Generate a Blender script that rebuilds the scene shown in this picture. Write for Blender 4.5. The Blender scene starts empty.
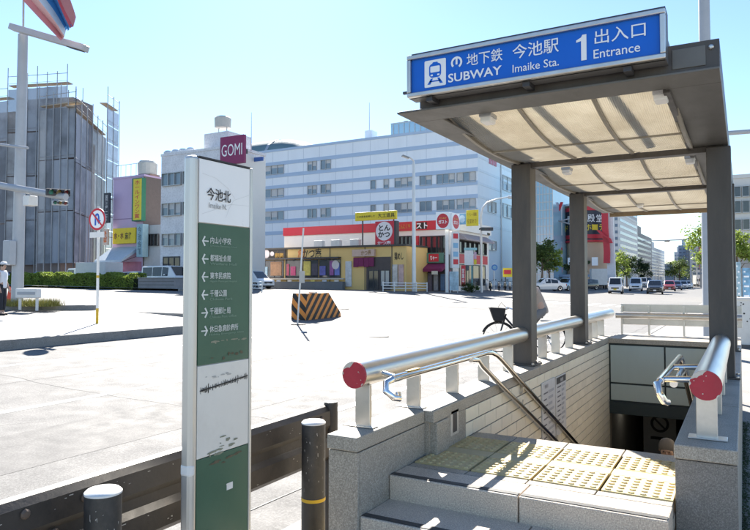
import bpy, bmesh, math, random
from mathutils import Vector, Matrix

SC = bpy.context.scene
COL = SC.collection
rnd = random.Random(7)
PI = math.pi
RAD = math.radians

# ------------------------------------------------------------------ camera
FPX = 650.0; TH = math.atan(368 / 650.0); PITCH = RAD(2.0); HORIZON = 281.0; EYE = 1.6
PPY = HORIZON - FPX * math.tan(PITCH)
cd = bpy.data.cameras.new('camera'); cam = bpy.data.objects.new('camera', cd); COL.objects.link(cam)
cam.location = (0, 0, EYE); cam.rotation_euler = (PI / 2 + PITCH, 0, TH)
cd.sensor_width = 36; cd.lens = 36 * FPX / 750.0; cd.shift_y = (PPY - 265.0) / 750.0
cd.clip_start = 0.05; cd.clip_end = 3000
SC.camera = cam

# ------------------------------------------------------------------ light
SUN_AZ = (-0.61, 0.79); SUN_EL = RAD(36)
w = bpy.data.worlds.new('World'); SC.world = w; w.use_nodes = True
nt = w.node_tree; bg = nt.nodes['Background']
sky = nt.nodes.new('ShaderNodeTexSky'); sky.sky_type = 'NISHITA'; sky.sun_disc = False
sky.sun_elevation = SUN_EL; sky.sun_rotation = math.atan2(SUN_AZ[0], SUN_AZ[1])
sky.air_density = 1.0; sky.dust_density = 0.10; sky.ozone_density = 3.8; sky.altitude = 0
nt.links.new(sky.outputs[0], bg.inputs[0]); bg.inputs[1].default_value = 0.071
sd = bpy.data.lights.new('sun', 'SUN'); sd.energy = 5.0; sd.angle = RAD(0.55); sd.color = (1.0, 0.94, 0.85)
so = bpy.data.objects.new('sun', sd); COL.objects.link(so)
ldir = Vector((-SUN_AZ[0] * math.cos(SUN_EL), -SUN_AZ[1] * math.cos(SUN_EL), -math.sin(SUN_EL)))
so.rotation_euler = ldir.to_track_quat('-Z', 'Y').to_euler(); so.location = (-20, 20, 40)
SC.view_settings.view_transform = 'Standard'; SC.view_settings.look = 'None'
SC.view_settings.exposure = 1.72; SC.view_settings.gamma = 1.0
SC.cycles.use_denoising = True
SC.cycles.max_bounces = 8; SC.cycles.diffuse_bounces = 4; SC.cycles.glossy_bounces = 3
SC.cycles.transparent_max_bounces = 12; SC.cycles.sample_clamp_indirect = 6
SC.cycles.caustics_reflective = False; SC.cycles.caustics_refractive = False

# ------------------------------------------------------------------ where a sight line meets a plane of the place
_F = Vector((-math.sin(TH) * math.cos(PITCH), math.cos(TH) * math.cos(PITCH), math.sin(PITCH)))
_R = Vector((math.cos(TH), math.sin(TH), 0)); _U = _R.cross(_F)
def at(u, v, x=None, y=None, z=None, d=None):
    r = _F + _R * ((u - 375) / FPX) - _U * ((v - PPY) / FPX)
    t = d if d is not None else x / r.x if x is not None else y / r.y if y is not None else (z - EYE) / r.z
    return Vector((0, 0, EYE)) + r * t
def gz(x):
    t = min(1, max(0, (-x - 3) / 30.0)); t2 = min(1, max(0, (-x - 33) / 30.0))
    return -0.1 + 0.9 * t * t * (3 - 2 * t) + 0.3 * t2
def gr(u, v):
    z = 0.0
    for _ in range(60):
        q = at(u, v, z=z); z = .5 * z + .5 * gz(q.x)
    return q
FWD = Vector((-math.sin(TH), math.cos(TH), 0))

# ------------------------------------------------------------------ mesh helpers
class MB:
    def __init__(s): s.v = []; s.f = []
    def add(s, vs, fs):
        o = len(s.v); s.v += [tuple(a) for a in vs]; s.f += [tuple(i + o for i in f) for f in fs]; return s
    def box(s, x0, x1, y0, y1, z0, z1):
        x0, x1 = min(x0, x1), max(x0, x1); y0, y1 = min(y0, y1), max(y0, y1); z0, z1 = min(z0, z1), max(z0, z1)
        return s.add([(x0,y0,z0),(x1,y0,z0),(x1,y1,z0),(x0,y1,z0),(x0,y0,z1),(x1,y0,z1),(x1,y1,z1),(x0,y1,z1)],
                     [(0,3,2,1),(4,5,6,7),(0,1,5,4),(1,2,6,5),(2,3,7,6),(3,0,4,7)])
    def obox(s, c, ax, ay, az):
        c = Vector(c); ax = Vector(ax); ay = Vector(ay); az = Vector(az)
        if ax.cross(ay).dot(az) < 0: ay = -ay
        P = [c + sx*ax + sy*ay + sz*az for sz in (-1,1) for sx, sy in ((-1,-1),(1,-1),(1,1),(-1,1))]
        return s.add(P, [(0,3,2,1),(4,5,6,7),(0,1,5,4),(1,2,6,5),(2,3,7,6),(3,0,4,7)])
    def tube(s, pts, r, n=10, cap=True):
        pts = [Vector(p) for p in pts]; rs = r if isinstance(r, (list, tuple)) else [r] * len(pts)
        rings = []; prev = None
        for i, p in enumerate(pts):
            if i == 0: t = pts[1] - p
            elif i == len(pts) - 1: t = p - pts[i-1]
            else: t = (pts[i+1] - p).normalized() + (p - pts[i-1]).normalized()
            t.normalize()
            if prev is None:
                a = t.cross(Vector((0,0,1)));
                if a.length < 1e-3: a = t.cross(Vector((1,0,0)))
            else: a = prev - t * prev.dot(t)
            a.normalize(); prev = a; b = t.cross(a)
            rings.append([p + rs[i]*(math.cos(2*PI*k/n)*a + math.sin(2*PI*k/n)*b) for k in range(n)])
        return s.loft(rings, cap)
    def loft(s, rings, cap=True, closed=True):
        n = len(rings[0]); o = len(s.v)
        for R in rings: s.v += [tuple(p) for p in R]
        for i in range(len(rings)-1):
            for k in range(n if closed else n-1):
                a = o+i*n+k; b = o+i*n+(k+1)%n
                s.f.append((a, b, b+n, a+n))
        if cap and closed:
            s.f.append(tuple(o+k for k in reversed(range(n)))); s.f.append(tuple(o+(len(rings)-1)*n+k for k in range(n)))
        return s
    def prism(s, poly, axis, a0, a1):
        def P(p, a): return {'x': (a, p[0], p[1]), 'y': (p[0], a, p[1]), 'z': (p[0], p[1], a)}[axis]
        return s.loft([[P(p, a0) for p in poly], [P(p, a1) for p in poly]])
    def lathe(s, prof, c=(0,0,0), n=16):
        return s.loft([[(c[0]+r*math.cos(2*PI*k/n), c[1]+r*math.sin(2*PI*k/n), c[2]+z) for k in range(n)] for r, z in prof])
    def quad(s, a, b, c, d): return s.add([a,b,c,d], [(0,1,2,3)])
    def build(s, name, mat, parent=None, bevel=0, smooth=False, fix=True, loc=None):
        b0 = base(parent) if loc is None else Vector((0,0,0))
        vs = s.v if b0.length == 0 else [(p[0]-b0.x, p[1]-b0.y, p[2]-b0.z) for p in s.v]
        me = bpy.data.meshes.new(name); me.from_pydata(vs, [], s.f)
        if fix:
            bm = bmesh.new(); bm.from_mesh(me); bmesh.ops.recalc_face_normals(bm, faces=bm.faces); bm.to_mesh(me); bm.free()
        if mat: me.materials.append(mat)
        if smooth:
            me.shade_smooth()
            try: me.set_sharp_from_angle(angle=RAD(38))
            except Exception: pass
        o = bpy.data.objects.new(name, me); COL.objects.link(o)
        if bevel:
            m = o.modifiers.new('bevel', 'BEVEL'); m.width = bevel; m.segments = 2; m.limit_method = 'ANGLE'; m.angle_limit = RAD(40)
        if parent: o.parent = parent
        if loc is not None: o.location = Vector(loc) - base(parent)      # mesh is local, loc is the place in the world
        return o
WORLD = set()      # roots whose parts are written in world coordinates and re-based on the root
def base(p):
    while p is not None and p.parent is not None: p = p.parent
    return Vector(p.location) if p is not None and p.name in WORLD else Vector((0,0,0))
def wthing(name, label, cat, loc, group=None):
    o = thing(name, label, cat, loc, 0, group); WORLD.add(o.name); return o
def thing(name, label, cat, loc=(0,0,0), rz=0, group=None):
    o = bpy.data.objects.new(name, None); COL.objects.link(o); o.location = loc; o.rotation_euler = (0,0,rz)
    o.empty_display_size = .1
    return tag(o, label, cat, group)
def tag(o, label, cat, group=None):
    o['label'] = label; o['category'] = cat
    if group: o['group'] = group
    return o
def struct(o): o['kind'] = 'structure'; return o
def bx(name, mat, parent, x0, x1, y0, y1, z0, z1, bevel=0): return MB().box(x0,x1,y0,y1,z0,z1).build(name, mat, parent, bevel)
def share(name, o, parent, loc, rot=(0,0,0), sc=(1,1,1)):
    c = bpy.data.objects.new(name, o.data); COL.objects.link(c); c.parent = parent; c.location = Vector(loc); c.rotation_euler = rot; c.scale = sc
    for m in o.modifiers:
        k = c.modifiers.new(m.name, m.type)
        if m.type == 'BEVEL': k.width = m.width; k.segments = m.segments; k.limit_method = m.limit_method; k.angle_limit = m.angle_limit
    return c

# ------------------------------------------------------------------ materials
MATS = {}
def mat(name, col, rough=.55, metal=0.0, var=.12, scale=3.0, bump=0.0, bscale=40, spec=.4, rand=0.0, speck=0.0, spscale=260, dirt=0.0, dirtcol=(.03,.028,.025), stretch=(1,1,1)):
    if name in MATS: return MATS[name]
    m = bpy.data.materials.new(name); m.use_nodes = True; MATS[name] = m
    t = m.node_tree; N = t.nodes; L = t.links; b = N['Principled BSDF']
    b.inputs['Roughness'].default_value = rough; b.inputs['Metallic'].default_value = metal; b.inputs['Specular IOR Level'].default_value = spec
    tc = N.new('ShaderNodeTexCoord'); mp = N.new('ShaderNodeMapping'); mp.inputs['Scale'].default_value = stretch
    L.new(tc.outputs['Object'], mp.inputs['Vector']); vec = mp.outputs['Vector']
    def noise(sc, det=4, ro=.6):
        n = N.new('ShaderNodeTexNoise'); n.inputs['Scale'].default_value = sc; n.inputs['Detail'].default_value = det; n.inputs['Roughness'].default_value = ro
        L.new(vec, n.inputs['Vector']); return n.outputs['Fac']
    def mathn(op, a, bb):
        n = N.new('ShaderNodeMath'); n.operation = op
        for i, x in enumerate((a, bb)):
            if isinstance(x, (int, float)): n.inputs[i].default_value = x
            else: L.new(x, n.inputs[i])
        return n.outputs[0]
    def mix(fac, a, bb):
        n = N.new('ShaderNodeMix'); n.data_type = 'RGBA'
        if isinstance(fac, (int, float)): n.inputs['Factor'].default_value = fac
        else: L.new(fac, n.inputs['Factor'])
        for k, x in ((6, a), (7, bb)):
            if isinstance(x, tuple): n.inputs[k].default_value = (*x, 1)
            else: L.new(x, n.inputs[k])
        return n.outputs[2]
    lo = tuple(max(0, c*(1-var*1.6)) for c in col); hi = tuple(min(1, c*(1+var*1.2)) for c in col)
    c = mix(noise(scale, 5, .65), lo, hi)
    if rand:
        oi = N.new('ShaderNodeObjectInfo'); f = mathn('MULTIPLY', oi.outputs['Random'], rand)
        c = mix(f, c, tuple(x*.45 for x in col))
    if speck:
        s = noise(spscale, 2, .5); f = mathn('MULTIPLY', mathn('GREATER_THAN', s, .58), speck); c = mix(f, c, tuple(x*.25 for x in col))
        f = mathn('MULTIPLY', mathn('LESS_THAN', s, .42), speck); c = mix(f, c, tuple(min(1, x*1.8+.05) for x in col))
    if dirt:
        d = noise(scale*.6+.7, 7, .72); mr = N.new('ShaderNodeMapRange'); mr.inputs[1].default_value = .5; mr.inputs[2].default_value = .72; L.new(d, mr.inputs[0])
        c = mix(mathn('MULTIPLY', mr.outputs[0], dirt), c, dirtcol)
    L.new(c, b.inputs['Base Color'])
    rn = noise(scale*2.3+2, 4, .6); mr = N.new('ShaderNodeMapRange'); mr.inputs[3].default_value = max(.02, rough*.75); mr.inputs[4].default_value = min(1, rough*1.25)
    L.new(rn, mr.inputs[0]); L.new(mr.outputs[0], b.inputs['Roughness'])
    if bump:
        bp = N.new('ShaderNodeBump'); bp.inputs['Strength'].default_value = bump; bp.inputs['Distance'].default_value = .01
        L.new(noise(bscale, 4, .6), bp.inputs['Height']); L.new(bp.outputs['Normal'], b.inputs['Normal'])
    return m
def emit(name, col, s):
    m = bpy.data.materials.new(name); m.use_nodes = True; b = m.node_tree.nodes['Principled BSDF']
    b.inputs['Base Color'].default_value = (*col, 1); b.inputs['Emission Color'].default_value = (*col, 1); b.inputs['Emission Strength'].default_value = s
    return m
def P(name, **k):       # palette
    return mat(name, **k)
granite = mat('granite', (.385,.345,.285), .55, var=.16, scale=2.6, speck=.32, spscale=165, bump=.2, bscale=150, dirt=.45, dirtcol=(.12,.105,.08))
granite_dk = mat('granite_dark', (.42,.37,.30), .5, var=.18, scale=2.5, speck=.35, spscale=190, bump=.15, bscale=150, dirt=.4)
step_m = mat('step_granite', (.60,.505,.405), .55, var=.16, scale=2.6, speck=.32, spscale=165, bump=.2, bscale=150, dirt=.4, dirtcol=(.2,.17,.13))
nosing_m = mat('nosing_dark', (.055,.055,.055), .6, var=.3, scale=8, speck=.2)
steel = mat('stainless', (.70,.68,.64), .33, 1.0, var=.12, scale=6, dirt=.25, dirtcol=(.42,.39,.34), bump=.05, bscale=90, stretch=(1,.12,1))
steel_rough = mat('stainless_brushed', (.62,.60,.57), .38, 1.0, var=.12, scale=5, bump=.04, bscale=120, dirt=.2)
chrome = mat('stainless_polished', (.80,.79,.77), .12, 1.0, var=.05, scale=5)
bronze = mat('dark_bronze_steel', (.088,.080,.075), .46, .2, var=.3, scale=4.5, bump=.06, bscale=40, dirt=.5, dirtcol=(.15,.125,.10), stretch=(1,1,.22))
bronze_soffit = mat('canopy_frame_steel', (.15,.145,.135), .5, .2, var=.25, scale=2.2, bump=.05, bscale=30, dirt=.6, dirtcol=(.05,.045,.04), stretch=(1,.5,1))
guard_m = mat('guardrail_paint', (.048,.042,.038), .42, .1, var=.35, scale=5, bump=.08, bscale=50, dirt=.4, dirtcol=(.12,.095,.075))
boll_m = mat('bollard_paint', (.05,.048,.045), .45, .1, var=.3, scale=6, bump=.08, bscale=60, dirt=.35, dirtcol=(.16,.14,.12))
white_paint = mat('white_paint', (.78,.77,.74), .5, var=.06, scale=8, dirt=.15, dirtcol=(.4,.38,.34))
red_cap = mat('red_cap_paint', (.46,.035,.055), .5, var=.2, scale=14, dirt=.5, dirtcol=(.34,.05,.06))
chip = mat('bare_metal_chip', (.62,.58,.52), .5, .3, var=.2, scale=30)
sign_blue = mat('sign_blue', (.003,.125,.60), .3, var=.06, scale=3)
sign_white = mat('sign_white', (.86,.87,.88), .4, var=.03)
tile_m = mat('wall_tile', (.90,.82,.64), .42, var=.1, scale=3, rand=.18, dirt=.2, dirtcol=(.5,.44,.32))
grout_m = mat('tile_grout', (.075,.07,.06), .8, var=.2, scale=10)
tact_m = mat('tactile_yellow', (.66,.53,.27), .7, var=.22, scale=9, rand=.3, dirt=.5, dirtcol=(.58,.52,.38))
tact_plain = mat('tactile_faded', (.58,.50,.30), .7, var=.2, scale=9, rand=.3)
teal_m = mat('teal_panel', (.44,.52,.50), .35, var=.1, scale=2, dirt=.25, dirtcol=(.26,.32,.32), stretch=(1,1,.2))
teal_dk = mat('teal_frame', (.03,.045,.048), .5, var=.15)
totem_green = mat('totem_green', (.060,.135,.085), .38, var=.12, scale=4, dirt=.2, dirtcol=(.05,.09,.05))
totem_top = mat('totem_bright_white', (.93,.925,.91), .3, var=.03, scale=3, dirt=.12, dirtcol=(.7,.69,.66), spec=.6)
totem_white = mat('totem_white', (.78,.75,.68), .4, var=.06, scale=3, dirt=.3, dirtcol=(.55,.52,.44))
totem_post = mat('totem_alu', (.66,.65,.61), .38, .6, var=.08, scale=4, dirt=.2, stretch=(1,1,.2))
scuff_m = mat('tape_residue', (.13,.11,.07), .8, var=.5, scale=40)
black = mat('black_print', (.018,.018,.018), .5, var=.1)
dark = mat('dark_rubber', (.02,.02,.02), .7, var=.2)
darkmetal = mat('dark_metal', (.06,.06,.065), .45, .3, var=.2)
yellow_p = mat('yellow_paint', (.62,.40,.03), .5, var=.15)
sidewalk_m = mat('sidewalk_paving', (.27,.255,.235), .8, var=.2, scale=1.5, speck=.4, spscale=60, bump=.3, bscale=120, dirt=.3)
island_m = mat('island_concrete', (.42,.40,.37), .8, var=.15, scale=.8, speck=.2, spscale=80, dirt=.3, dirtcol=(.2,.19,.17))
kerb_m = mat('kerb_stone', (.28,.265,.245), .75, var=.2, scale=2, speck=.25, spscale=90, bump=.2, bscale=60, dirt=.4)
line_m = mat('road_paint', (.60,.59,.57), .7, var=.12, scale=4, dirt=.55, dirtcol=(.36,.35,.33))
leaf_m = mat('foliage', (.075,.12,.03), .6, var=.5, scale=1.2, rand=0)
leaf_lt = mat('foliage_light', (.25,.33,.06), .6, var=.5, scale=1.2)
leaf_dk = mat('foliage_dark', (.05,.085,.028), .6, var=.5, scale=1.2)
for lm in (leaf_m, leaf_lt, leaf_dk):
    t = lm.node_tree; b = t.nodes['Principled BSDF']; tr = t.nodes.new('ShaderNodeBsdfTranslucent'); mx = t.nodes.new('ShaderNodeMixShader'); mx.inputs[0].default_value = .4
    lk = b.inputs['Base Color'].links[0].from_socket; t.links.new(lk, tr.inputs[0]); t.links.new(b.outputs[0], mx.inputs[1]); t.links.new(tr.outputs[0], mx.inputs[2])
    t.links.new(mx.outputs[0], t.nodes['Material Output'].inputs[0])
bark_m = mat('bark', (.12,.09,.065), .85, var=.3, scale=6, bump=.4, bscale=30)
glass_win = mat('window_glass', (.20,.27,.33), .07, 0, var=.25, scale=.6, spec=.9)
glass_dk = mat('window_glass_dark', (.035,.04,.045), .08, 0, var=.3, scale=.7, spec=.8)
car_glass = mat('car_glass', (.022,.026,.03), .06, 0, var=.1, spec=.8)
alu = mat('aluminium_frame', (.45,.46,.47), .4, .6, var=.1)
pole_m = mat('pole_paint', (.42,.44,.47), .45, .1, var=.1, scale=1.5, dirt=.2, dirtcol=(.25,.26,.28))
pole_w = mat('pole_galvanised', (.66,.66,.65), .45, .3, var=.08, scale=2)
tyre_m = mat('tyre', (.018,.018,.018), .85, var=.15)
rim_m = mat('wheel_rim', (.45,.45,.46), .3, .9)
lamp_clear = mat('lamp_lens', (.75,.76,.78), .1, 0, spec=.9)
lamp_red = mat('tail_lens', (.4,.015,.015), .15, 0, spec=.8)
plate_w = mat('plate_white', (.75,.75,.74), .5); plate_y = mat('plate_yellow', (.75,.56,.05), .5)
skin_m = mat('skin', (.50,.33,.25), .55, var=.08)
def carp(name, col, rough=.22):
    m = mat('car_' + name, col, rough, 0, var=.03, scale=1, spec=.6); m.node_tree.nodes['Principled BSDF'].inputs['Coat Weight'].default_value = .7; return m
car_white = carp('white', (.74,.74,.74)); car_black = carp('black', (.015,.017,.02)); car_red = carp('red', (.36,.05,.045)); car_blue = carp('light_blue', (.30,.47,.58)); car_silver = carp('silver', (.42,.43,.45)); car_navy = carp('navy', (.04,.06,.12))
def C(name, col, rough=.55, **k): return mat(name, col, rough, **k)

# asphalt: worn light grey with patches, faint tyre bands and cracks
asph = mat('asphalt', (.142,.139,.134), .85, var=.15, scale=.22, speck=.25, spscale=55, bump=.35, bscale=140, dirt=0)
def asphalt_cracks(m):
    t = m.node_tree; N = t.nodes; L = t.links; b = N['Principled BSDF']; src = b.inputs['Base Color'].links[0].from_socket
    tc = N.new('ShaderNodeTexCoord'); nz = N.new('ShaderNodeTexNoise'); nz.inputs['Scale'].default_value = .8; nz.inputs['Detail'].default_value = 6
    L.new(tc.outputs['Object'], nz.inputs['Vector'])
    ad = N.new('ShaderNodeMixRGB'); ad.blend_type = 'ADD'; ad.inputs[0].default_value = .9; L.new(tc.outputs['Object'], ad.inputs[1]); L.new(nz.outputs['Color'], ad.inputs[2])
    vo = N.new('ShaderNodeTexVoronoi'); vo.feature = 'DISTANCE_TO_EDGE'; vo.inputs['Scale'].default_value = .16; L.new(ad.outputs[0], vo.inputs['Vector'])
    lt = N.new('ShaderNodeMath'); lt.operation = 'LESS_THAN'; lt.inputs[1].default_value = .0022; L.new(vo.outputs['Distance'], lt.inputs[0])
    n2 = N.new('ShaderNodeTexNoise'); n2.inputs['Scale'].default_value = .22; L.new(tc.outputs['Object'], n2.inputs['Vector'])
    g2 = N.new('ShaderNodeMath'); g2.operation = 'GREATER_THAN'; g2.inputs[1].default_value = .5; L.new(n2.outputs['Fac'], g2.inputs[0])
    mu = N.new('ShaderNodeMath'); mu.operation = 'MULTIPLY'; L.new(lt.outputs[0], mu.inputs[0]); L.new(g2.outputs[0], mu.inputs[1])
    mu2 = N.new('ShaderNodeMath'); mu2.operation = 'MULTIPLY'; mu2.inputs[1].default_value = .55; L.new(mu.outputs[0], mu2.inputs[0])
    mx = N.new('ShaderNodeMix'); mx.data_type = 'RGBA'; L.new(mu2.outputs[0], mx.inputs['Factor']); L.new(src, mx.inputs[6]); mx.inputs[7].default_value = (.06,.058,.055,1)
    L.new(mx.outputs[2], b.inputs['Base Color'])
asphalt_cracks(asph)

# canopy sheet: translucent ribbed plastic
def make_sheet():
    m = bpy.data.materials.new('canopy_sheet'); m.use_nodes = True; t = m.node_tree; N = t.nodes; L = t.links
    for n in list(N): N.remove(n)
    out = N.new('ShaderNodeOutputMaterial'); tc = N.new('ShaderNodeTexCoord')
    nz = N.new('ShaderNodeTexNoise'); nz.inputs['Scale'].default_value = 1.6; nz.inputs['Detail'].default_value = 8; nz.inputs['Roughness'].default_value = .75; L.new(tc.outputs['Object'], nz.inputs['Vector'])
    cr = N.new('ShaderNodeValToRGB'); cr.color_ramp.elements[0].position = .3; cr.color_ramp.elements[0].color = (.56,.51,.42,1); cr.color_ramp.elements[1].position = .7; cr.color_ramp.elements[1].color = (.74,.70,.61,1)
    L.new(nz.outputs['Fac'], cr.inputs[0])
    wv = N.new('ShaderNodeTexWave'); wv.bands_direction = 'X'; wv.inputs['Scale'].default_value = 26; wv.inputs['Distortion'].default_value = 0; L.new(tc.outputs['Object'], wv.inputs['Vector'])
    bp = N.new('ShaderNodeBump'); bp.inputs['Strength'].default_value = .5; bp.inputs['Distance'].default_value = .01; L.new(wv.outputs['Fac'], bp.inputs['Height'])
    tr = N.new('ShaderNodeBsdfTranslucent'); df = N.new('ShaderNodeBsdfDiffuse'); gl = N.new('ShaderNodeBsdfGlossy'); gl.inputs['Roughness'].default_value = .35
    for n in (tr, df): L.new(cr.outputs[0], n.inputs['Color']); L.new(bp.outputs[0], n.inputs['Normal'])
    m1 = N.new('ShaderNodeMixShader'); m1.inputs[0].default_value = .68; L.new(df.outputs[0], m1.inputs[1]); L.new(tr.outputs[0], m1.inputs[2])
    m2 = N.new('ShaderNodeMixShader'); m2.inputs[0].default_value = .05; L.new(m1.outputs[0], m2.inputs[1]); L.new(gl.outputs[0], m2.inputs[2]); L.new(m2.outputs[0], out.inputs[0])
    return m
sheet_m = make_sheet()
def make_net(name, col, a):
    # netting: woven sheet, each length of it weathered a little differently
    m = bpy.data.materials.new(name); m.use_nodes = True; t = m.node_tree; N = t.nodes; L = t.links; b = N['Principled BSDF']
    tc = N.new('ShaderNodeTexCoord'); nz = N.new('ShaderNodeTexNoise'); nz.inputs['Scale'].default_value = .5; nz.inputs['Detail'].default_value = 5; L.new(tc.outputs['Object'], nz.inputs['Vector'])
    cr = N.new('ShaderNodeValToRGB'); cr.color_ramp.elements[0].position = .3; cr.color_ramp.elements[0].color = (*[c*.6 for c in col],1); cr.color_ramp.elements[1].position = .7; cr.color_ramp.elements[1].color = (*[min(1,c*1.3) for c in col],1)
    oi = N.new('ShaderNodeObjectInfo'); ad = N.new('ShaderNodeMath'); ad.operation = 'MULTIPLY_ADD'; ad.inputs[1].default_value = .55; L.new(oi.outputs['Random'], ad.inputs[0]); L.new(nz.outputs['Fac'], ad.inputs[2]); sb = N.new('ShaderNodeMath'); sb.operation = 'SUBTRACT'; sb.inputs[1].default_value = .27; L.new(ad.outputs[0], sb.inputs[0])
    L.new(sb.outputs[0], cr.inputs[0]); L.new(cr.outputs[0], b.inputs['Base Color']); b.inputs['Roughness'].default_value = .8; b.inputs['Alpha'].default_value = a
    return m

# ------------------------------------------------------------------ lettering
def lettering(parent, s, m, pos, xd, up, h, w=None, bold=0.0, name='lettering', align='CENTER', off=.004):
    """flat print: s set at pos (centre) running along xd with up; h is the height of the whole block, w its width"""
    cu = bpy.data.curves.new('lettering', 'FONT'); cu.body = s; cu.size = 1; cu.offset = bold; cu.resolution_u = 3; cu.align_x = 'CENTER'
    ob = bpy.data.objects.new('lettering_tmp', cu); COL.objects.link(ob)
    bpy.context.view_layer.update()
    dg = bpy.context.evaluated_depsgraph_get()
    me = bpy.data.meshes.new_from_object(ob.evaluated_get(dg))
    bpy.data.objects.remove(ob); bpy.data.curves.remove(cu)
    if not me.vertices: return None
    xs = [v.co.x for v in me.vertices]; ys = [v.co.y for v in me.vertices]
    x0, x1, y0, y1 = min(xs), max(xs), min(ys), max(ys)
    sy = h / max(1e-6, y1 - y0); sx = (w / max(1e-6, x1 - x0)) if w else sy
    xd = Vector(xd).normalized(); up = Vector(up).normalized(); nrm = xd.cross(up); pos = Vector(pos) - base(parent)
    for v in me.vertices:
        a = (v.co.x - (x0+x1)/2) * sx; b = (v.co.y - (y0+y1)/2) * sy
        v.co = pos + xd*a + up*b + nrm*off
    me.materials.clear(); me.materials.append(m); me.name = name
    o = bpy.data.objects.new(name, me); COL.objects.link(o)
    if parent: o.parent = parent
    return o

# ================================================================== GROUND
def sheet(name, xs, ys, zf, m):
    b = MB(); nx = len(xs); 
    b.v = [(x, y, zf(x)) for y in ys for x in xs]
    b.f = [(j*nx+i, j*nx+i+1, (j+1)*nx+i+1, (j+1)*nx+i) for j in range(len(ys)-1) for i in range(nx-1)]
    return b.build(name, m, None, fix=False, smooth=True)
xs = [-900, -400, -200, -120, -90] + [-63 + i*1.5 for i in range(41)]; xs = [x for x in xs if x < -2.7] + [-2.6]
ys = [-120, -40, -10, 0, 10, 20, 30, 45, 60, 80, 100, 140, 200, 300, 500, 900]
road = struct(sheet('road', xs, ys, gz, asph)); road['label'] = 'pale sunlit asphalt of the wide avenue and crossing'
# near pavement, cut round the stairwell
def pave(x0, x1, y0, y1, z=0.0): return MB().quad((x0,y0,z),(x1,y0,z),(x1,y1,z),(x0,y1,z))
pv = MB()
for r in ((-2.45,-1.80,-20,16),(-1.80,-.04,-20,1.82),(-1.80,-.04,9.9,16),(-.04,60,-20,16),(-2.45,60,16,900)):
    x0,x1,y0,y1 = r; pv.quad((x0,y0,0),(x1,y0,0),(x1,y1,0),(x0,y1,0))
sidewalk = struct(pv.build('sidewalk', sidewalk_m, None, fix=False))
ks = MB().box(-.075,.075,.006,.594,-.14,.012).build('kerb_stone', kerb_m, sidewalk, bevel=.012); ks.location = (-2.525,-1.2,0)
for i in range(1, 24): share('kerb_stone', ks, sidewalk, (-2.525, -1.2+.6*i, 0))
bx('kerb_stone', kerb_m, sidewalk, -2.6, -2.45, 13.2, 300, -.14, .012)
# yellow guide tiles on the pavement beside the bollards
def dotted_tile(name, m, parent, size=.29, n=5, th=.012):
    b = MB().box(-size/2, size/2, -size/2, size/2, 0, th)
    for i in range(n):
        for j in range(n):
            cx = (i+.5)/n*size - size/2; cyy = (j+.5)/n*size - size/2
            b.lathe([(.0165,th-.001),(.0135,th+.0055),(.0001,th+.006)], (cx,cyy,0), 8)
    return b.build(name, m, parent, loc=(0,0,0))
tl = dotted_tile('tactile_tile', tact_m, sidewalk, .296); tl.location = (-1.98,2.2,.0)
for i in range(-3, 6):
    if i: share('tactile_tile', tl, sidewalk, (-1.98, 2.2+.3*i, .0))
# lane paint
mk = 0
for x, y0, y1, wd in ((-4.75,-6,26,.16),(-8.1,-4,-.5,.14),(-8.1,4.5,8.5,.14),(-8.1,13,17,.14),(-11.6,3,30,.14)):
    b = MB(); n = max(1, int((y1-y0)/2)); zz = gz(x)+.004
    b.quad((x,y0,gz(x)+.004),(x+wd,y0,gz(x+wd)+.004),(x+wd,y1,gz(x+wd)+.004),(x,y1,gz(x)+.004)); b.build('lane_marking', line_m, road, fix=False)
for k in range(9):       # far crossing stripes
    x = -7.2 - k*1.0
    MB().quad((x,44,gz(x)+.004),(x+.45,44,gz(x+.45)+.004),(x+.45,48,gz(x+.45)+.004),(x,48,gz(x)+.004)).build('crossing_stripe', line_m, road, fix=False)
rs = random.Random(21)
patch_m = mat('asphalt_patch', (.122,.119,.115), .85, var=.2, scale=.8, speck=.2, spscale=55); seam_m = mat('tar_seam', (.10,.097,.093), .7, var=.3, scale=3); iron_m = mat('manhole_iron', (.10,.095,.09), .85, .0, var=.3, scale=8, bump=.4, bscale=60)
for x0, x1, y0, y1 in ((-6.9,-5.6,2.2,7.8),(-9.6,-8.6,9.5,15),(-12.2,-10.3,1.5,4.6),(-7.4,-5.2,17,23),(-22,-19.5,24,29),(-17,-12,33,34.6)):
    MB().quad((x0,y0,gz(x0)+.003),(x1,y0,gz(x1)+.003),(x1,y1,gz(x1)+.003),(x0,y1,gz(x0)+.003)).build('asphalt_patch', patch_m, road, fix=False)
for x, y0, y1 in ((-3.2,-4,40),(-9.9,-4,44),(-6.4,9,30)):
    b = MB(); yv = y0; xx = x; wd = .012
    while yv < y1:
        nx_ = x+rs.gauss(0,.035); b.quad((xx,yv,gz(xx)+.006),(xx+wd,yv,gz(xx)+.006),(nx_+wd,yv+.8,gz(nx_)+.006),(nx_,yv+.8,gz(nx_)+.006)); xx = nx_; yv += .8
    b.build('tar_seam', seam_m, road, fix=False)
for y, x0, x1 in ((6.3,-13.2,-3.0),(14.6,-13.0,-3.0),(27,-24,-4)):
    b = MB(); xx = x0; yy = y
    while xx < x1:
        ny = y+rs.gauss(0,.05); b.quad((xx,yy,gz(xx)+.006),(xx+.5,ny,gz(xx+.5)+.006),(xx+.5,ny+.012,gz(xx+.5)+.006),(xx,yy+.012,gz(xx)+.006)); xx += .5; yy = ny
    b.build('tar_seam', seam_m, road, fix=False)
for x, y in ((-9.2,16.4),(-16.5,26)):
    MB().lathe([(.33,.002),(.33,.010),(.30,.011),(.001,.011)], (x,y,gz(x)), 24).build('manhole_cover', iron_m, road)
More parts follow.
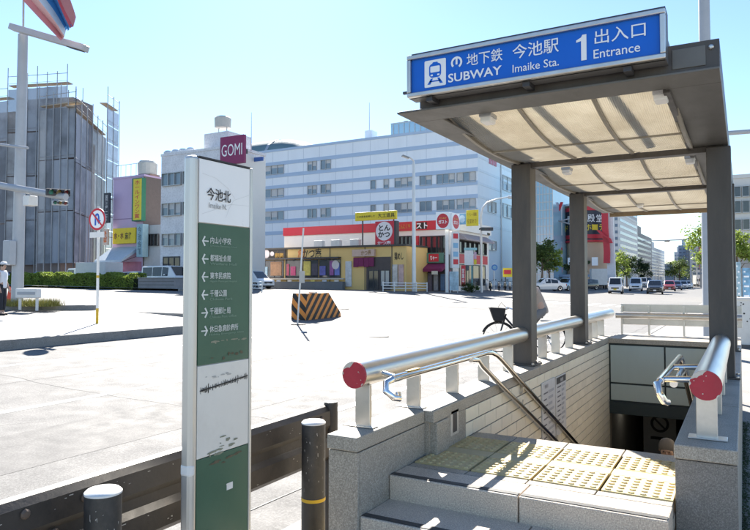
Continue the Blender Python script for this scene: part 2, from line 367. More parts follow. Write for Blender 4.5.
# traffic island with its kerb, and the small planted island of the lamp pole
def island(name, x0, x1, y0, y1, h, m):
    b = MB(); n = 8
    top = []; xx = [x0+(x1-x0)*i/n for i in range(n+1)]
    for i in range(n):
        a, c = xx[i], xx[i+1]
        b.quad((a,y0,gz(a)+h),(c,y0,gz(c)+h),(c,y1,gz(c)+h),(a,y1,gz(a)+h))
    o = struct(b.build(name, m, None, fix=False))
    k = MB(); k.box(x1-.002,x1+.16,y0,y1,gz(x1)-.2,gz(x1)+h+.012); k.box(x0-.16,x0+.002,y0,y1,gz(x0)-.2,gz(x0)+h+.012); k.box(x0-.16,x1+.16,y1+.001,y1+.16,min(gz(x0),gz(x1))-.3,max(gz(x0),gz(x1))+h-.02)
    k.build('kerb', kerb_m, o, bevel=.02)
    return o
island('traffic_island', -18.6, -13.6, -40, 15.2, .20, island_m)
isl = MB()
pole_at = gr(17, 309)
def blob(cx, cy, rx, ry, z0, z1, n=20, rot=0):
    return [[(cx + s*(rx*math.cos(a)*math.cos(rot)-ry*math.sin(a)*math.sin(rot)), cy + s*(rx*math.cos(a)*math.sin(rot)+ry*math.sin(a)*math.cos(rot)), z) for a in [2*PI*k/n for k in range(n)]] for s, z in ((1.0,z0),(1.0,z1-.02),(.97,z1))]
isl.loft(blob(pole_at.x+.5, pole_at.y+.6, 1.9, .55, pole_at.z-.3, pole_at.z+.13, rot=RAD(50)))
struct(isl.build('planted_island', kerb_m, None))

# ================================================================== SUBWAY ENTRANCE
XI, XI2, XO = -1.60, -1.546, -1.765      # left wall: inner face at the front, inner face at the tiles, outer face
YF, YT, YE = 2.66, 3.90, 8.96           # wall front, where the tiles start, header
TOP = .86
PZ = .605                                # landing level
XR0, XR1 = -.285, -.035                  # right wall
# --- stairs
st = wthing('stairs', 'grey granite stairs with a raised landing and yellow dotted guide tiles', 'stairs', (-.92,2.6,0))
RISE = .121
for k, (y0, x0, x1) in enumerate(((2.68,-1.60,-.02),(2.39,-1.86,.05),(2.10,-1.86,.05),(1.81,-1.86,.05))):
    z = PZ - RISE*(k+1)
    xm = x0 + (x1-x0)*.47
    for a, c in ((x0, xm-.003), (xm+.003, x1)):
        s = bx('step', step_m, st, a, c, y0, y0+.33, z-RISE-.02, z, .006)
        bx('nosing', nosing_m, s, a+.004, c-.004, y0+.012, y0+.05, z+.0005, z+.0035)
for a, c in ((-1.598, -.925), (-.919, XR0-.002)):
    s = bx('landing_edge', step_m, st, a, c, 2.97, 3.17, PZ-RISE-.03, PZ, .006)
    bx('nosing', nosing_m, s, a+.004, c-.004, 2.982, 3.018, PZ+.0005, PZ+.0035)
gx = [-1.594,-1.27,-.95,-.62,XR0-.003]
for i in range(4):
    bx('landing_slab', granite_dk if i==0 else granite, st, gx[i]+.003, gx[i+1]-.003, 3.176, 3.24, PZ-.06, PZ-.001, .003)
    bx('landing_slab', granite, st, gx[i]+.003, gx[i+1]-.003, 3.94, 4.10, PZ-.06, PZ-.001, .003)
bx('landing_bed', granite_dk, st, -1.594, XR0-.003, 3.18, 4.10, PZ-.12, PZ-.061)
tw = (XR0 - -1.594) / 4
dt = dotted_tile('tactile_tile', tact_m, st, .302, 6, .012); dt.scale = (1.03, .95, 1); dt.location = Vector((-1.594+tw*.5, 3.39, PZ-.008)) - base(st)
for i in range(4):
    for j, yy in enumerate((3.39, 3.795)):
        if i or j: share('tactile_tile', dt, st, Vector((-1.594+tw*(i+.5), yy, PZ-.008)) - base(st), sc=(1.03,.95,1))
    bx('guide_strip', tact_plain, st, -1.594+tw*i+.003, -1.594+tw*(i+1)-.003, 3.539, 3.645, PZ-.06, PZ+.004, .003)
bx('landing_slab', granite, st, -1.594, XR0-.003, 3.648, 3.652, PZ-.06, PZ-.002)
for k in range(15):
    z = PZ - .17*(k+1); y0 = 4.10 + .29*k
    s = bx('step', granite_dk, st, XI2+.003, XR0-.003, y0, y0+.295, z-.185, z, .005)
    bx('nosing', nosing_m, s, XI2+.01, XR0-.01, y0+.012, y0+.05, z+.0005, z+.0035)
# --- left parapet
lw = wthing('parapet_wall', 'left granite parapet of the stairs, tiled inside down the stairwell', 'wall', (-1.7,2.7,0))
bx('wall_core', granite, lw, XO+.02, XI-.02, YF+.02, 3.41, -.02, TOP-.072)
bx('wall_core', granite_dk, lw, XO+.02, XI2-.03, 3.41, YE+.3, -3.2, TOP-.06)
bx('granite_panel', granite, lw, XO, XI+.0, YF, YF+.02, 0, TOP-.075, .003)                     # end face
bx('granite_panel', granite, lw, XI-.02, XI, YF+.004+.02, 3.405, 0, TOP-.075, .003)
bx('granite_panel', granite, lw, XO, XO+.02, YF+.024, 3.405, 0, TOP-.075, .003)
for i in range(6):
    y0 = 3.41 + i*1.08; bx('granite_panel', granite, lw, XO, XO+.02, y0, y0+1.076, 0, TOP-.062, .003)
cp = [(YF-.012,3.40),(3.404,4.55),(4.555,5.62),(5.625,6.7),(6.705,7.85),(7.855,YE+.3)]
for a, c in cp: bx('coping_stone', granite, lw, XO-.003, (XI if c < 3.45 else XI2)+.003, a, c-.004, TOP-.07, TOP, .006)
bx('pier', granite, lw, XI, XI2+.012, 3.43, 3.60, PZ-.08, TOP-.0705, .004)
ip = bx('intercom_panel', granite, lw, XI-.01, XI2, 3.61, YT, PZ-.1, TOP-.0705, .003)
bx('slot', darkmetal, ip, XI2-.004, XI2+.004, 3.68, 3.75, .68, .80, .004); bx('slot', chip, ip, XI2-.003, XI2+.003, 3.655, 3.775, .665, .815, .003)
bx('grout', grout_m, lw, XI2-.03, XI2-.008, YT+.001, YE, -3.2, TOP-.071)
TL, THT = .235, .0915
tm = MB().box(-.012,0,.0042,TL-.0042,.0035,THT-.0035).build('wall_tile', tile_m, lw, bevel=.002, loc=(0,0,0)); spots = []
for r in range(34):
    z0 = TOP-.072-(r+1)*THT
    yv = YT - (TL/2 if r % 2 else 0)
    while yv < YE-.02:
        a = max(yv, YT+.002); e = min(yv+TL, YE-.004)
        see = PZ + .03 - (EYE-PZ)/4.1*(a-4.10)*.8
        if e-a > .03: spots.append((0 if z0 > see-.2 else 1, a, z0, e))
        yv += TL
spots.sort(); rest = MB()
for k, (_, a, z0, e) in enumerate(spots):
    if k < 300:
        loc = Vector((XI2, a, z0)) - base(lw); sc = (1,(e-a)/TL,1)
        if k == 0: tm.location = loc; tm.scale = sc
        else: share('wall_tile', tm, lw, loc, sc=sc)
    else: rest.box(XI2-.012, XI2, a+.0017, e-.0017, z0+.0035, z0+THT-.0035)
o = rest.build('lower_tiles', tile_m, lw); o['kind'] = 'stuff'
# notices on the tiled wall
for nm, y0, y1, z0, z1, lab in (('notice_board',5.66,6.10,.06,.71,'white first-train notice board on the tiled stairwell wall, left one'),('notice_board',6.14,6.52,.15,.70,'white notice board with dark heading on the tiled stairwell wall, right one')):
    nb = wthing(nm, lab, 'notice', (XI2,(y0+y1)/2,(z0+z1)/2), group='notices on the stairwell wall')
    bx('board', C('notice_white',(.66,.66,.65),.4), nb, XI2+.001, XI2+.012, y0, y1, z0, z1, .002)
    if y0 > 6: bx('heading', C('notice_dark',(.05,.05,.055),.5), nb, XI2+.0125, XI2+.0135, y0+.01, y1-.01, z1-.07, z1-.01)
    lettering(nb, '時刻表' if y0 < 6 else '連絡先', C('notice_grey',(.12,.12,.14)) if y0 < 6 else sign_white, (XI2+.0145,(y0+y1)/2+(-.1 if y0<6 else 0),z1-.04), (0,1,0), (0,0,1), .035)
    for k in range(9):
        zz = z1-.1-k*(z1-z0-.15)/9
        bx('print_line', C('notice_grey',(.12,.12,.14)), nb, XI2+.0125, XI2+.0132, y0+.04, y0+.04+(.1 if k%2 else .14), zz-.006, zz+.006)
        bx('print_line', C('notice_pale',(.42,.43,.45)), nb, XI2+.0125, XI2+.0132, y0+.2, y1-.05-.03*(k%3), zz-.012, zz+.012)
# --- right parapet
rw = wthing('parapet_wall', 'right granite parapet of the stairs with moss at its foot', 'wall', (-.16,3.4,0))
bx('wall_core', granite_dk, rw, XR0+.02, XR1-.02, 3.30, YE+.3, -3.2, TOP-.075)
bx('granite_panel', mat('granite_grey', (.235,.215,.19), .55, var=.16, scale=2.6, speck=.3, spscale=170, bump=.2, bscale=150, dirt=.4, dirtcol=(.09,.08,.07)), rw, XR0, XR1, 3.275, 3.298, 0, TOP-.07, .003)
for i in range(5):
    y0 = 3.30+i*1.2; bx('granite_panel', granite, rw, XR1-.019, XR1, y0, y0+1.195, 0, TOP-.07, .003); bx('granite_panel', granite_dk, rw, XR0, XR0+.019, y0, y0+1.195, -1.2, TOP-.07, .003)
for a, c in ((3.262,4.4),(4.4,5.5),(5.5,6.7),(6.7,7.9),(7.9,YE+.3)): bx('coping_stone', granite, rw, XR0-.003, XR1+.003, a, c-.004, TOP-.065, TOP, .006)
# --- header over the tunnel
hd = wthing('tunnel_header', 'teal panelled header wall over the dark stairway tunnel', 'wall', (-.9,YE,0))
bx('header_core', teal_dk, hd, XI2, XR0, YE, YE+.3, -.10, TOP-.07)
for x0, x1 in ((XI2+.02,-.885),(-.865,XR0-.005)):
    bx('panel', teal_m, hd, x0, x1, YE-.02, YE-.001, .285, .765, .003)
    bx('panel', teal_m, hd, x0, x1, YE-.02, YE-.001, .055, .262, .003)
bx('edge_trim', teal_dk, hd, XI2, XR0, YE-.028, YE-.0005, -.12, .03, .004)
bx('coping_stone', granite, hd, XI2-.02, XR0+.0, YE-.04, YE+.55, TOP-.069, TOP-.006, .006)
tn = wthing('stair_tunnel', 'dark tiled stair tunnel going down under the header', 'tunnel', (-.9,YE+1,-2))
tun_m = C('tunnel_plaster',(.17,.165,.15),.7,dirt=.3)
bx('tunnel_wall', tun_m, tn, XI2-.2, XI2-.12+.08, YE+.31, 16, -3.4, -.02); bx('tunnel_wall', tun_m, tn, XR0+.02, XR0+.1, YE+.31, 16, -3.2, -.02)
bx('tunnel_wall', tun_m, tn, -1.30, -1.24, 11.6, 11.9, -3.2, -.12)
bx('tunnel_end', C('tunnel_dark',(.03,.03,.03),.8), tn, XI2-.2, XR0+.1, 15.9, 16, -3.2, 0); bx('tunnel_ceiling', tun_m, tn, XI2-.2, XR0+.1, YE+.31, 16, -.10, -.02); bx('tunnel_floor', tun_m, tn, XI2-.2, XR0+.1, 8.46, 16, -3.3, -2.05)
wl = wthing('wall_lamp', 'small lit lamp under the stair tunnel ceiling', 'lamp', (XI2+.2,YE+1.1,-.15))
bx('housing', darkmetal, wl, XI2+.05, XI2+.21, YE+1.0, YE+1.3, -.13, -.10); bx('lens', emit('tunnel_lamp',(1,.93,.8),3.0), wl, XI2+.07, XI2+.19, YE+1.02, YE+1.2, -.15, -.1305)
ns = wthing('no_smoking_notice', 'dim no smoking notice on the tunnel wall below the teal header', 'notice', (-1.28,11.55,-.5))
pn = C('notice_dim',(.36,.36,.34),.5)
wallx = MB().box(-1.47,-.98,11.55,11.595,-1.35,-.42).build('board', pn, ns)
b = MB()
for k in range(24):
    a0 = 2*PI*k/24; a1 = 2*PI*(k+1)/24
    b.quad(*[(-1.22+r*math.cos(a),11.545,-.72+r*math.sin(a)) for r, a in ((.10,a0),(.14,a0),(.14,a1),(.10,a1))])
b.build('ring', black, ns); MB().obox((-1.22,11.5455,-.72),(.08,0,-.08),(0,.0003,0),(.01,0,.01)).build('bar', black, ns); bx('print_line', black, ns, -1.36, -1.08, 11.546,11.547,-.98,-.93)
# --- fence plate behind the stairwell
bf = wthing('stainless_fence', 'low weathered stainless fence across the back of the stairwell', 'fence', (-.9,9.7,TOP))
for z0, z1, y0 in ((1.165,1.275,9.80),(.985,1.07,9.80)): bx('rail_plate', steel_rough, bf, XI2+.02, -.02, y0, y0+.02, z0, z1, .004)
MB().tube([(XI2-.03,9.70,1.118),(-.02,9.70,1.118)], .042, 14).build('rail_pipe', steel_rough, bf, smooth=True)
for x in (XI2+.03,-1.16,-.72,-.3): bx('post', steel_rough, bf, x, x+.022, 9.735, 9.798, TOP-.02, 1.25, .003)
bx('base_plate', granite, bf, XI2-.02, XR0+.25, 9.5, 9.95, TOP-.15, TOP-.012, .006)

# --- fat pipe rails
def rings_cap(parent, y, x, z, r):
    cap = MB().tube([(x,y-.012,z),(x,y+.002,z)], r+.001, 28).build('end_cap', red_cap, parent)
    b = MB(); rr = random.Random(int(y*100))
    for a0, da, dep in ((1.5,1.25,.024),(2.9,.3,.008),(5.4,.3,.005)):
        n = 14
        o = [(x+(r+.0012)*math.cos(a0+da*k/n), y-.0135, z+(r+.0012)*math.sin(a0+da*k/n)) for k in range(n+1)]
        i = [(x+(r-dep*math.sin(PI*k/n)*(.6+.5*rr.random()))*math.cos(a0+da*k/n), y-.0135, z+(r-dep*math.sin(PI*k/n)*(.6+.5*rr.random()))*math.sin(a0+da*k/n)) for k in range(n+1)]
        for k in range(n): b.quad(o[k],o[k+1],i[k+1],i[k])
    for k in range(4):
        a = rr.random()*6.28; q = .02+rr.random()*.035; s = .0012+.002*rr.random(); b.quad(*[(x+q*math.cos(a)+s*dx, y-.0136, z+q*math.sin(a)+s*dz) for dx,dz in ((-1,-1),(1,-.6),(.8,1),(-1,.7))])
    o = b.build('chipped_paint', chip, cap); o['kind'] = 'stuff'
RZ = 1.13
pl = wthing('pipe_handrail', 'thick stainless pipe rail with red end cap on the left parapet', 'handrail', (-1.70,2.8,TOP))
MB().tube([(-1.70,2.80,RZ),(-1.70,5.62,RZ)], .066, 28).build('pipe', steel, pl, smooth=True)
MB().tube([(-1.70,5.80,RZ),(-1.70,7.84,RZ)], .066, 28).build('pipe', steel, pl, smooth=True)
MB().tube([(-1.70,8.03,RZ),(-1.70,9.95,RZ)], .066, 28).build('pipe', steel, pl, smooth=True)
rings_cap(pl, 2.80, -1.70, RZ, .066)
for y in (2.86,3.44,4.02,4.62,5.2,6.25,6.75,7.35,8.4,8.75,9.2): bx('rail_post', steel_rough, pl, -1.735, -1.65, y, y+.022, TOP-.01, RZ-.055, .003)
for y in (2.84,3.42): bx('foot_plate', steel, pl, -1.80, -1.62, y, y+.06, TOP+.001, TOP+.007, .002)
bx('rail_collar', red_cap, pl, -1.775, -1.625, 5.80, 5.825, RZ-.07, RZ+.07, .01)
pr = wthing('pipe_handrail', 'short thick stainless pipe rail with red end cap on the right parapet', 'handrail', (-.16,3.3,TOP))
MB().tube([(-.155,3.30,RZ),(-.155,5.62,RZ)], .066, 28).build('pipe', steel, pr, smooth=True); rings_cap(pr, 3.30, -.155, RZ, .066)
for y in (3.44,4.1,4.8,5.4): bx('rail_post', steel_rough, pr, -.205, -.115, y, y+.022, TOP-.01, RZ-.055, .003)
bx('foot_plate', steel, pr, -.24, -.075, 3.41, 3.50, TOP+.001, TOP+.007, .002)
def arc(c, r, a0, a1, n, plane):
    out = []
    for k in range(n+1):
        a = a0+(a1-a0)*k/n; p = Vector(c)
        i, j = plane; p[i] += r*math.cos(a); p[j] += r*math.sin(a); out.append(p)
    return out
# --- thin stair rails inside the parapets
sl = wthing('stair_handrail', 'double stainless tube handrail going down along the tiled wall', 'handrail', (-1.48,2.85,1.1))
xr = -1.52; SL = -.467
up_ = [(xr,2.86,1.115),(xr,4.2,1.115)] + [(xr,4.2+.1*k,1.115+SL*.1*k*(k/6)) for k in range(1,4)] + [(xr,4.5+d,1.115-.07+SL*d) for d in (.2,1.5,4.0)]
MB().tube(up_, .019, 14).build('rail_tube', chrome, sl, smooth=True)
lo_ = [(xr+.01,3.9,1.10),(xr+.01,4.02,1.09)] + [(xr+.01,4.1+d,1.04+SL*d) for d in (.0,1.0,4.2)]
MB().tube(lo_, .017, 14).build('rail_tube', chrome, sl, smooth=True)
MB().tube([(xr,2.87,1.115),(xr-.02,2.83,1.10),(xr-.01,2.81,1.06),(xr+.02,2.83,1.03),(xr+.03,2.87,1.02),(xr+.01,2.9,1.035)], .017, 14).build('rail_hook', chrome, sl, smooth=True)
MB().tube([(-1.62,2.95,1.125),(xr,2.90,1.118)], .014, 12).build('bracket', chrome, sl, smooth=True); MB().tube([(-1.62,3.98,1.10),(xr,3.98,1.10)], .014, 12).build('bracket', chrome, sl, smooth=True)
bx('braille_label', yellow_p, sl, xr-.012, xr+.012, 3.02, 3.16, 1.1335, 1.1365)
for d in (.55,1.6,2.7):
    for dz in (0,-.1): MB().tube([(xr,4.5+d,1.045+SL*d+dz-.02),(xr-.01,4.5+d,1.0+SL*d+dz-.02),(XI2-.005,4.5+d,.985+SL*d+dz-.02)], .008, 8).build('bracket', steel, sl, smooth=True)
sr = wthing('stair_handrail', 'bent stainless tube handrail beside the right pipe rail', 'handrail', (-.33,3.5,1.1))
xr = -.37
MB().tube([(xr,3.54,1.10),(xr,4.72,1.10),(xr,4.85,1.06),(xr,5.0,.98),(xr,8.5,-.72)], .019, 14).build('rail_tube', chrome, sr, smooth=True)
MB().tube([(xr+.055,3.62,1.08),(xr+.055,4.35,1.08),(xr+.05,4.5,1.03),(xr+.05,8.3,-.8)], .019, 14).build('rail_tube', chrome, sr, smooth=True)
MB().tube([(xr,3.56,1.10),(xr-.01,3.51,1.09),(xr,3.49,1.05),(xr+.02,3.50,1.01),(xr+.03,3.54,1.0)], .019, 14).build('rail_hook', chrome, sr, smooth=True)
for y in (3.62,4.15): MB().tube([(xr,y,1.10),(-.17,y+.02,1.11)], .016, 12).build('bracket', chrome, sr, smooth=True)

# --- canopy
CX0, CX1 = -1.88, -.083; CY0, CY1 = 3.62, 10.5; SO = 2.665
ca = wthing('entrance_canopy', 'dark steel subway canopy with sagging beige translucent roof panels', 'canopy', (-.95,5.7,TOP))
for x in (-1.70,-.15):
    for y in (5.71,7.93):
        p_ = bx('post', bronze, ca, x-.085, x+.085, y-.09, y+.09, TOP-.01, SO-.03, .006)
        bx('base_plate', bronze, p_, x-.12, x+.12, y-.125, y+.125, TOP+.0005, TOP+.014, .003)
bx('front_beam', bronze, ca, CX0+.14, CX1, CY0+.02, CY0+.05, SO, SO+.15, .004); bx('front_flange', bronze_soffit, ca, CX0-.002, CX1, CY0-.015, CY0+.24, SO-.014, SO-.001, .003)
fp = bx('front_cover', bronze_soffit, ca, -.30, -.145, CY0+.014, CY0+.0195, SO+.022, SO+.125, .003)
bx('side_beam', bronze, ca, CX0+.14, CX0+.17, CY0+.051, CY1, SO, SO+.15, .004); bx('side_flange', bronze_soffit, ca, CX0-.002, CX0+.20, CY0+.241, CY1, SO-.014, SO-.001, .003)
bx('side_beam', bronze, ca, CX1-.03, CX1, CY0+.051, CY1, SO, SO+.15, .004); bx('side_flange', bronze_soffit, ca, CX1-.27, CX1+.001, CY0+.241, CY1, SO-.014, SO-.001, .003)
bx('gutter', bronze, ca, CX1-.285, CX1-.25, CY0+.25, CY1-.1, SO-.03, SO+.05, .003)
for y in (5.71,7.93): bx('cross_beam', bronze, ca, CX0+.10, CX1-.03, y-.05, y+.05, SO-.06, SO-.0145, .004)
bx('end_fascia', C('rusty_fascia',(.30,.22,.13),.7,dirt=.5), ca, CX0+.1, CX1-.03, CY1, CY1+.03, SO-.075, SO+.06, .004)
RX = [-1.72,-1.23,-.77,-.335]
def sag(t): return SO - .045 + .135*max(0, 1-t/.62)**2 + .03*max(0, (t-.62)/.38)**2
for y0, y1 in ((CY0+.20,5.65),(5.77,7.87),(7.99,CY1-.02)):
    def pz(y): return sag((y-y0)/(y1-y0))
    N_ = 12
    for i in range(3):
        for a, c in ((0,.60),(.60,1)):
            b = MB(); ring = []
            for k in range(N_+1):
                t = a+(c-a)*k/N_; y = y0+(y1-y0)*t; z = sag(t)
                ring.append([(RX[i]+.004,y,z+.004),(RX[i+1]-.004,y,z+.004),(RX[i+1]-.004,y,z+.010),(RX[i]+.004,y,z+.010)])
            b.loft(ring); b.build('roof_panel', sheet_m, ca, smooth=True)
    rib_m = C('rib_aluminium',(.34,.31,.26),.45,dirt=.3)
    for x in RX:
        MB().loft([[(x-.011,y0+(y1-y0)*k/20,sag(k/20)-.012),(x+.011,y0+(y1-y0)*k/20,sag(k/20)-.012),(x+.011,y0+(y1-y0)*k/20,sag(k/20)+.02),(x-.011,y0+(y1-y0)*k/20,sag(k/20)+.02)] for k in range(21)]).build('rib', rib_m, ca, smooth=True)
    ym = y0+(y1-y0)*.6
    for i in range(3): bx('purlin', rib_m, ca, RX[i]+.012, RX[i+1]-.012, ym-.008, ym+.008, sag(.6)-.008, sag(.6)+.012)
for x in RX:
    for y0, y1 in ((CY0+.06,5.655),): bx('purlin_beam', bronze, ca, x-.014, x+.014, y0, y1, SO+.15, SO+.20, .003)
bolt_b = MB().lathe([(.013,0),(.013,.009),(.008,.014),(.0005,.0145)], n=8).build('anchor_bolt', steel_rough, ca, loc=(-1.70+.1,5.71-.105,TOP+.0145))
for x in (-1.70,-.15):
    for y in (5.71,7.93):
        for dx in (-.1,.1):
            for dy in (-.105,.105):
                if (x,y,dx,dy) != (-1.70,5.71,.1,-.105): share('anchor_bolt', bolt_b, ca, Vector((x+dx,y+dy,TOP+.0145))-base(ca))
for x in (-1.62,-1.36,-1.1,-.84,-.58,-.4,-.12): c = share('anchor_bolt', bolt_b, ca, Vector((x,CY0+.0195,SO+.11))-base(ca), (PI/2,0,0))
dl_m = C('lamp_acrylic',(.9,.9,.88),.3)
for u, v, y in ((488,119,4.4),(661,97,4.3),(567,171,6.75),(690,160,6.5),(640,205,9.0)):
    t_ = [(y-a_)/(c_-a_) for a_, c_ in ((CY0+.20,5.65),(5.77,7.87),(7.99,CY1-.02)) if a_ <= y <= c_][0]; q = at(u, v, z=sag(t_)-.02); y = q.y
    d_ = bx('downlight', dl_m, ca, q.x-.035, q.x+.035, y-.055, y+.055, q.z-.03, q.z+.012, .01)
    bx('lamp_bezel', alu, d_, q.x-.04, q.x+.04, y-.06, y+.06, q.z+.004, q.z+.03, .004)
# --- lightbox sign
sg = wthing('subway_sign', 'long blue subway entrance sign in a stainless frame on the canopy edge', 'sign', (-1.03,3.5,2.7))
SY = 3.50; sx0, sx1, sz0, sz1 = -1.752, -.315, 2.708, 2.962
bx('sign_box', C('sign_back',(.12,.12,.125),.5), sg, sx0, sx1, SY+.012, SY+.115, sz0, sz1)
fr = .026
for a in ((sx0,sx1,sz1-fr,sz1),(sx0,sx1,sz0,sz0+fr),(sx0,sx0+fr,sz0+fr+.0005,sz1-fr-.0005),(sx1-fr,sx1,sz0+fr+.0005,sz1-fr-.0005)): bx('frame', steel_rough, sg, a[0], a[1], SY-.018, SY+.03, a[2], a[3], .005)
bx('frame_lid', darkmetal, sg, sx0+.03, sx1+.0, SY-.01, SY+.115, sz1+.0005, sz1+.008)
face = bx('sign_face', sign_blue, sg, sx0+fr, sx1-fr, SY+.002, SY+.0118, sz0+fr, sz1-fr)
for x in (-1.62,-1.03,-.5): bx('bracket', darkmetal, sg, x-.02, x+.02, SY+.02, CY0-.001, sz0-.028, sz0-.001)
bx('bracket', darkmetal, sg, sx0-.05, sx0-.001, SY+.03, SY+.05, sz0+.04, sz0+.055)
fx0, fx1, fz0, fz1 = sx0+fr, sx1-fr, sz0+fr, sz1-fr; fw = fx1-fx0; fh = fz1-fz0
def S(a, b_): return (fx0+fw*a, SY+.002, fz0+fh*b_)
def sl_(s, a, b_, h, wd, bold=.0): lettering(face, s, sign_white, S(a,b_), (1,0,0), (0,0,1), fh*h, fw*wd, bold)
# train pictogram
b = MB(); px0, pz0 = S(.062,.10)[0], S(.062,.10)[2]; pw, ph = fw*.100, fh*.80
def rr_poly(x0,x1,z0,z1,r,n=5):
    out = []
    for cx_,cz_,a0 in ((x1-r,z0+r,-PI/2),(x1-r,z1-r,0),(x0+r,z1-r,PI/2),(x0+r,z0+r,PI)):
        for k in range(n+1): a = a0+PI/2*k/n; out.append((cx_+r*math.cos(a),cz_+r*math.sin(a)))
    return out
def flat(poly, y, m, name, parent): 
    b = MB(); b.add([(p[0],y,p[1]) for p in poly],[tuple(range(len(poly)))]); return b.build(name, m, parent, fix=False)
pic = flat(rr_poly(px0,px0+pw,pz0,pz0+ph,.008), SY-.0005, sign_white, 'pictogram', face)
U_ = lambda a: px0+pw*a; V_ = lambda a: pz0+ph*a
b = MB()
def add_poly(poly, y=SY-.0015): b.add([(p[0],y,p[1]) for p in poly],[tuple(range(len(poly)))])
add_poly(rr_poly(U_(.22),U_(.78),V_(.34),V_(.86),.022)); add_poly([(U_(.30),V_(.31)),(U_(.40),V_(.31)),(U_(.28),V_(.10)),(U_(.14),V_(.10))]); add_poly([(U_(.60),V_(.31)),(U_(.70),V_(.31)),(U_(.86),V_(.10)),(U_(.72),V_(.10))]); add_poly([(U_(.36),V_(.86)),(U_(.64),V_(.86)),(U_(.60),V_(.91)),(U_(.40),V_(.91))]); add_poly([(U_(.24),V_(.18)),(U_(.76),V_(.18)),(U_(.76),V_(.23)),(U_(.24),V_(.23))])
b.build('train_symbol', sign_blue, pic, fix=False)
b = MB()
add_poly(rr_poly(U_(.28),U_(.72),V_(.53),V_(.76),.006), SY-.0022); add_poly(rr_poly(U_(.29),U_(.40),V_(.40),V_(.46),.003), SY-.0022); add_poly(rr_poly(U_(.60),U_(.71),V_(.40),V_(.46),.003), SY-.0022)
b.build('train_window', sign_white, pic, fix=False)
# round operator mark
b = MB(); cx_, cz_ = S(.211,.70)[0], S(.211,.70)[2]; r1, r0 = fh*.175, fh*.115
pts = [a0 for a0 in [RAD(-60)+RAD(285)*k/26 for k in range(27)]]
for k in range(26): b.quad(*[(cx_+r*math.cos(a),SY-.0015,cz_+r*math.sin(a)) for r,a in ((r0,pts[k]),(r1,pts[k]),(r1,pts[k+1]),(r0,pts[k+1]))])
b.quad((cx_-.006,SY-.0016,cz_-.012),(cx_+.006,SY-.0016,cz_-.012),(cx_+.006,SY-.0016,cz_+r1),(cx_-.006,SY-.0016,cz_+r1))
b.build('round_mark', sign_white, face, fix=False)
sl_('地下鉄', .334, .71, .36, .155, .006); sl_('SUBWAY', .290, .27, .255, .235, .018)
sl_('今池駅', .545, .70, .40, .185, .006); sl_('Imaike Sta.', .545, .24, .22, .185, .004)
b = MB(); b.add([(S(a_,0)[0],SY-.0015,S(0,b_)[2]) for a_,b_ in ((.722,.16),(.742,.16),(.742,.84),(.727,.84),(.722,.775),(.704,.715),(.704,.655),(.722,.68))],[tuple(range(8))]); b.build('numeral', sign_white, face, fix=False); sl_('出入口', .862, .71, .38, .180, .004); sl_('Entrance', .850, .27, .235, .165, .006)

# ================================================================== PAVEMENT EDGE
gd = wthing('guard_rail', 'dark brown worn steel guard rail along the kerb', 'guard rail', (-2.33,2.5,0))
GX = -2.33
prof = [(GX-.03,.452),(GX-.005,.458),(GX+.02,.485),(GX+.021,.575),(GX+.002,.605),(GX+.002,.65),(GX+.021,.68),(GX+.02,.77),(GX-.005,.797),(GX-.03,.805)]
b = MB(); ring0 = [(p[0],p[1]) for p in prof] + [(p[0]-.006,p[1]) for p in reversed(prof)]
for a, c in ((-3.2,.55),(.53,3.50)): MB().prism(ring0, 'y', a, c).build('beam', guard_m, gd)
for y in (-2.6,.54,1.52,3.545):
    tp_ = .805 if y > 3 else .74; p_ = MB().lathe([(.045,-.02),(.045,tp_),(.042,tp_+.015),(.001,tp_+.019)], (GX-(.078 if y < 3 else .005),y,0), 18).build('post', guard_m, gd, smooth=True)
    bx('bracket', guard_m, p_, GX-.05, GX-.012, y-.04, y+.04, .62, .76, .004)
bolt = MB().lathe([(.019,0),(.019,.006),(.012,.012),(.0005,.013)], n=10).build('bolt', C('rusty_bolt',(.13,.10,.08),.6,metal=.3), gd, loc=(GX+.021,1.47,.745)); bolt.rotation_euler = (0,PI/2,0)
for y, z in ((1.47,.53),(1.60,.63),(1.72,.735),(1.62,.53),(3.40,.735),(3.40,.53),(3.28,.63),(2.3,.735),(.5,.735),(.6,.53)):
    c = share('bolt', bolt, gd, Vector((GX+(.021 if z != .63 else .003),y,z)) - base(gd), (0,PI/2,0))
sc_m = C('scratch_white',(.50,.48,.44),.7)
rs = random.Random(5)
b = MB()
for k in range(46):
    y = rs.uniform(1.3,3.4); z = rs.choice((rs.uniform(.49,.57),rs.uniform(.69,.765))); L_ = rs.uniform(.003,.014)*(3 if rs.random()<.15 else 1); h = rs.uniform(.0015,.004)
    b.quad((GX+.0225,y,z),(GX+.0225,y+L_,z+rs.uniform(-.004,.004)),(GX+.0225,y+L_,z+h),(GX+.0225,y,z+h))
so_ = b.build('paint_scratches', sc_m, gd, fix=False); so_['kind'] = 'stuff'
